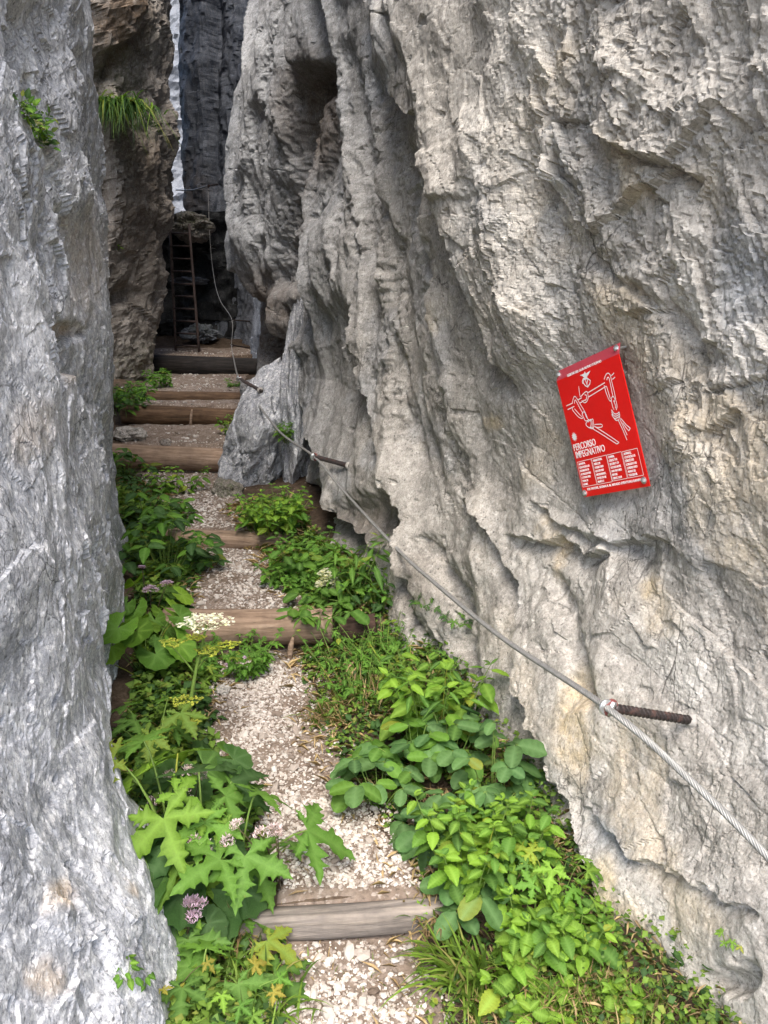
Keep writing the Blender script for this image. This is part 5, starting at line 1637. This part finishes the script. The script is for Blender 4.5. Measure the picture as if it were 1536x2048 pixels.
compound('grey-green three-leaflet plant leaning furthest over the gravel', gp(755, 1610), ['leaflet', 'leaflet_mid'], 11, .080, .18, .12, 54, 1, TG, name='three_leaflet_plant', lean=(-.12, 0))
compound('grey-green three-leaflet plant at the middle of the right bank', gp(830, 1560), ['leaflet', 'leaflet_mid'], 14, .078, .22, .15, 55, 1, TG, name='three_leaflet_plant')
compound('grey-green three-leaflet plant below the broken green stalk', gp(900, 1540), ['leaflet', 'leaflet_mid'], 14, .072, .20, .16, 56, 1, TG, name='three_leaflet_plant')
compound('dusty blue-green three-leaflet plant climbing the cliff foot', gp(985, 1610), ['leaflet'], 12, .075, .26, .12, 57, 1, TG, name='three_leaflet_plant', lean=(.1, .1))
compound('dull blue-green leaves shaded between the two bright nettle clumps', gp(960, 1690), ['leaflet'], 11, .08, .18, .15, 58, 1, TG, name='three_leaflet_plant')
compound('grey-green leaflets hanging beside the white stone at the path edge', gp(850, 1690), ['leaflet'], 7, .075, .11, .07, 59, 1, TG, name='three_leaflet_plant', lean=(-.1, 0))
leafy_stems('narrow-leaved green shoots around the broken green stalk', gp(870, 1460), ['lance', 'leaflet_bright'], 14, .24, .2, .10, 60, 4, name='leafy_plant')
NG = 'bright nettle clumps along the right cliff foot'
leafy_stems('largest bright yellow-green nettle clump at the middle of the right bank', gp(935, 1770), ['nettle', 'nettle', 'nettle_mid'], 24, .22, .15, .058, 61, 4, NG, name='nettle_plant')
leafy_stems('nettle clump pressed against the cliff beside the largest one', gp(1030, 1745), ['nettle_mid', 'nettle'], 13, .19, .12, .060, 62, 4, NG, name='nettle_plant')
leafy_stems('low nettle clump in front of the little fern', gp(1060, 1915), ['nettle', 'nettle', 'nettle_mid'], 15, .15, .12, .060, 63, 4, NG, name='nettle_plant')
leafy_stems('nettle clump in the corner under the tan streak of the cliff', gp(1150, 1915), ['nettle_mid', 'nettle', 'leaflet_bright'], 11, .13, .10, .056, 64, 4, NG, name='nettle_plant')
leafy_stems('paler nettle shoots on the grass at the bottom of the right bank', gp(1075, 2010), ['nettle'], 8, .10, .13, .07, 65, 3, NG, name='nettle_plant')
leafy_stems('small low nettle tuft at the bottom right among the grass', gp(1235, 2030), ['nettle'], 4, .07, .07, .06, 66, 2, NG, name='nettle_plant')
compound('round blue-green leaves hanging below the largest nettle clump', gp(945, 1835), ['leaflet'], 6, .085, .11, .08, 67, 1, TG, name='three_leaflet_plant')
rosette('feathery light green fern between nettles and cliff', gp(1110, 1850), ['herb_bright', 'herb'], 16, .075, .22, .10, 68, name='fern', rstem=.0014)
rosette('small lobed weed on the earth right of the plank step', gp(850, 1850), ['herb_bright'], 7, .04, .05, .05, 69, name='lobed_seedling', rstem=.0012)
grass_tuft('clump of long bent grass right of the plank step', gp(940, 1960), 130, .26, .09, 70, ('grass',), az=(2.0, 5.6), wid=.0055)
grass_tuft('dry straw tuft below the largest nettle clump', gp(880, 1835), 200, .14, .10, 71, ('straw', 'straw', 'grass'))
grass_tuft('fine green turf at the bottom right along the cliff foot', gp(1225, 1990), 1300, .13, .22, 72, ('grass', 'grass', 'straw'), wid=.0022)
grass_tuft('short yellowish turf at the bottom of the right bank', gp(1080, 2035), 700, .11, .20, 73, ('grass', 'straw', 'grass'), wid=.0022)
grass_tuft('sparse dry grass on the earth just below the plank step', gp(700, 1905), 160, .055, .22, 74, ('straw', 'grass'), wid=.0018)
# the broken stalk
b0 = gp(905, 1500)
st = empty('broken_stalk', b0, 'snapped dark green hollow stalk standing against the cliff foot', 'plant stalk')
m = MB(); top = pt(940, 1418, b0[1]) - b0
m.tube([np.zeros(3), top * .5 + [.004, 0, 0], top], [.007, .0065, .006], 8); m.build('stalk', M['leaf_dark'], st)
m = MB(); a = pt(922, 1412, b0[1] - .02) - b0; b = pt(958, 1428, b0[1] - .02) - b0
m.tube([a, (a + b) / 2, b], [.006, .0065, .005], 8); m.build('broken_end', M['leaf_dark'], st)

# ------------------------------------------------------------------ plants on the rock
def wall_plant(kind, label, px, py, **kw):
    p, n = rock_hit(px, py)
    return p - n * .01
def cushion(label, pts, keys, n, rad, size, seed, flowers=0):
    rd = random.Random(seed)
    P = [rock_hit(*q)[0] for q in pts]
    root = empty('rock_plant', P[0], label, 'plant')
    mb = MB()
    for i in range(n):
        t = rd.random() * (len(P) - 1); k = min(int(t), len(P) - 2)
        c = P[k] + (P[k + 1] - P[k]) * (t - k)
        o = np.array([rd.gauss(0, 1), rd.gauss(0, 1), rd.gauss(0, .8)]); o /= np.linalg.norm(o)
        out = np.array([.55, -.75, .15])
        e = c + o * rad * rd.random() ** .5 + out * rad * (.3 + .6 * rd.random()) - P[0]
        mb.tube([c - P[0] - out * .01, e], [.0011, .0007], 4, False)
        d = o * .8 + out * .5 + np.array([0, 0, .1])
        put_leaf(root, rd.choice(keys), e, d, (out[0] + rd.gauss(0, .3), out[1] + rd.gauss(0, .3), .7), size * (.6 + .7 * rd.random()), rd)
    for k in range(flowers):
        t = rd.random() * (len(P) - 1); q = min(int(t), len(P) - 2)
        c = P[q] + (P[q + 1] - P[q]) * (t - q) + np.array([.5, -.7, .2]) * rad - P[0]
        flower_head(root, c, .006, 8, 300 + k, 'petal_white', 'flower', size=.006)
    stems_mesh(mb, root)
cushion('leafy cushion with small cream flowers trailing from a crack high in the left rock', [(42, 205), (60, 240), (80, 265), (92, 300)], ['leaflet_shade', 'leaflet_bright', 'leaflet_dark'], 120, .028, .022, 81, 12)
cushion('little leafy sprig beside the flowering cushion high in the left rock', [(85, 238), (104, 232)], ['leaflet_shade', 'leaflet_dark'], 20, .014, .020, 82)
p, n = rock_hit(240, 215)
grass_tuft('long grass hanging from a mossy ledge high on the brown cliff', p + np.array([.04, -.06, -.02]), 560, .80, .34, 83, ('leaf_dark', 'leaf_dark', 'grass'), droop=2.3, wid=.008, up=.34, az=(3.4, 6.0))
p, n = rock_hit(228, 500)
leafy_stems('small bright green plant growing from the edge of the left rock', p + np.array([.02, .05, 0]), ['leaflet_bright'], 6, .13, .07, .045, 84, 4, name='rock_plant')
p, n = rock_hit(572, 885)
leafy_stems('mossy little ferns in the cleft between boulder and cliff', p, ['herb', 'leaflet_shade'], 14, .12, .12, .06, 85, 3, name='rock_plant')
p, n = rock_hit(258, 1955)
rosette('tiny green leaf rosette rooted in a crack of the pale left rock', p, ['leaflet_shade', 'leaflet_bright'], 18, .028, .03, .03, 86, name='rock_plant', rstem=.0008)
p, n = rock_hit(293, 1968)
rosette('second smaller green rosette in the same crack of the left rock', p, ['leaflet_shade'], 10, .020, .02, .022, 87, name='rock_plant', rstem=.0008)
p, n = rock_hit(235, 1392)
rosette('yellow sprig growing out between two bulges of the left rock', p, ['palmate_yellow', 'herb_bright'], 8, .05, .06, .08, 88, name='rock_plant', rstem=.0012)
p, n = rock_hit(1450, 1890)
rosette('tiny yellow sprig in the dark hollow at lower right of the cliff', p, ['palmate_yellow', 'herb_bright'], 9, .022, .03, .035, 89, name='rock_plant', rstem=.0008)
for i, (px, py, lab) in enumerate(((850, 1215, 'dark fern tuft under the cliff ribs near the rotten log'), (912, 1250, 'dark fern tuft in the groove right of the rib with the brown streak'))):
    p, n = rock_hit(px, py)
    rosette(lab, p, ['herb', 'palmate_dark'], 10, .05, .05, .06, 90 + i, name='rock_plant', rstem=.001, group='fern tufts in the cliff foot')

# ------------------------------------------------------------------ ground cover that nobody could count
def cover(name, side, y0, y1, n, seed, size, hmax, mat, tall=1.0, straw=False, inner=0.02):
    r = np.random.default_rng(seed)
    y = y0 + (y1 - y0) * r.random(n) ** 1.25
    l, rr = path_edges(y)
    if side < 0:
        wall = np.interp(y, [p[1] for p in PLAN_L], [p[0] for p in PLAN_L]) + .04; wall = np.where(y < 2.0, wall + .22 * (2.0 - y) / .6, wall)
        e = l + inner; a = r.random(n) ** .9; x = e + (wall - e) * a
        wdt = np.abs(wall - e)
    else:
        wall = np.interp(y, [1.0, 1.5, 1.81, 2.0, 2.7, 3.3, 4.1, 4.8, 5.4], [.97, .78, .74, .58, .42, .24, -.06, -.46, -.60])
        e = rr - inner; a = r.random(n) ** .9; x = e + (wall - e) * a
        wdt = np.abs(wall - e)
    ok = wdt > .05
    patch = fbm(x * 4, y * 4, x * 0 + seed, 2, 95)
    ok &= (patch > -.22) | (a > .5)
    x, y, a = x[ok], y[ok], a[ok]; n = len(x)
    far = np.clip(y / 2.4, .75, 2.2)
    s = size * (.5 + r.random(n)) * far ** .6
    z = G(x, y) + hmax * r.random(n) ** 1.4 * (.25 + .75 * np.clip(a * 2.2, 0, 1)) * (.75 + .5 * patch[ok])
    az = r.random(n) * 6.283; tl = r.normal(size=n) * .45
    d = np.stack([np.cos(az), np.sin(az), tl], 1); d /= np.linalg.norm(d, axis=1)[:, None]
    sd = np.stack([-np.sin(az), np.cos(az), r.normal(size=n) * .3], 1)
    up = np.cross(d, sd)
    c = np.stack([x, y, z], 1)
    S = s[:, None]
    w_ = .36 if not straw else .06
    P = np.stack([c, c + d * S * .45 - sd * S * w_ + up * S * .1, c + d * S * .5 - up * S * .03, c + d * S * .45 + sd * S * w_ + up * S * .1, c + d * S - up * S * .12], 1)
    i = np.arange(n) * 5
    T3 = np.concatenate([np.stack([i, i + 2, i + 1], 1), np.stack([i, i + 3, i + 2], 1), np.stack([i + 1, i + 2, i + 4], 1), np.stack([i + 2, i + 3, i + 4], 1)])
    v = np.tile([.5, 0, .8, 0, .3], n)
    o = link(name, mesh_np(name, P.reshape(-1, 3), [T3], M[mat], True, {'vein': v}))
    tag(o, kind='stuff')
    return o
cover('ground_cover', -1, 1.35, 5.6, 9000, 201, .030, .12, 'leaf_cover')
cover('ground_cover', -1, 1.35, 6.8, 5000, 202, .034, .10, 'leaf_dark')
cover('ground_cover', 1, 1.35, 5.5, 13000, 203, .019, .11, 'leaf_cover')
cover('ground_cover', 1, 1.35, 5.5, 5000, 204, .026, .08, 'leaf_dark')
cover('dry_litter', 1, 1.3, 5.5, 5000, 205, .055, .05, 'straw', straw=True, inner=.12)
cover('dry_litter', -1, 1.3, 6.5, 3500, 206, .05, .03, 'straw', straw=True, inner=.10)
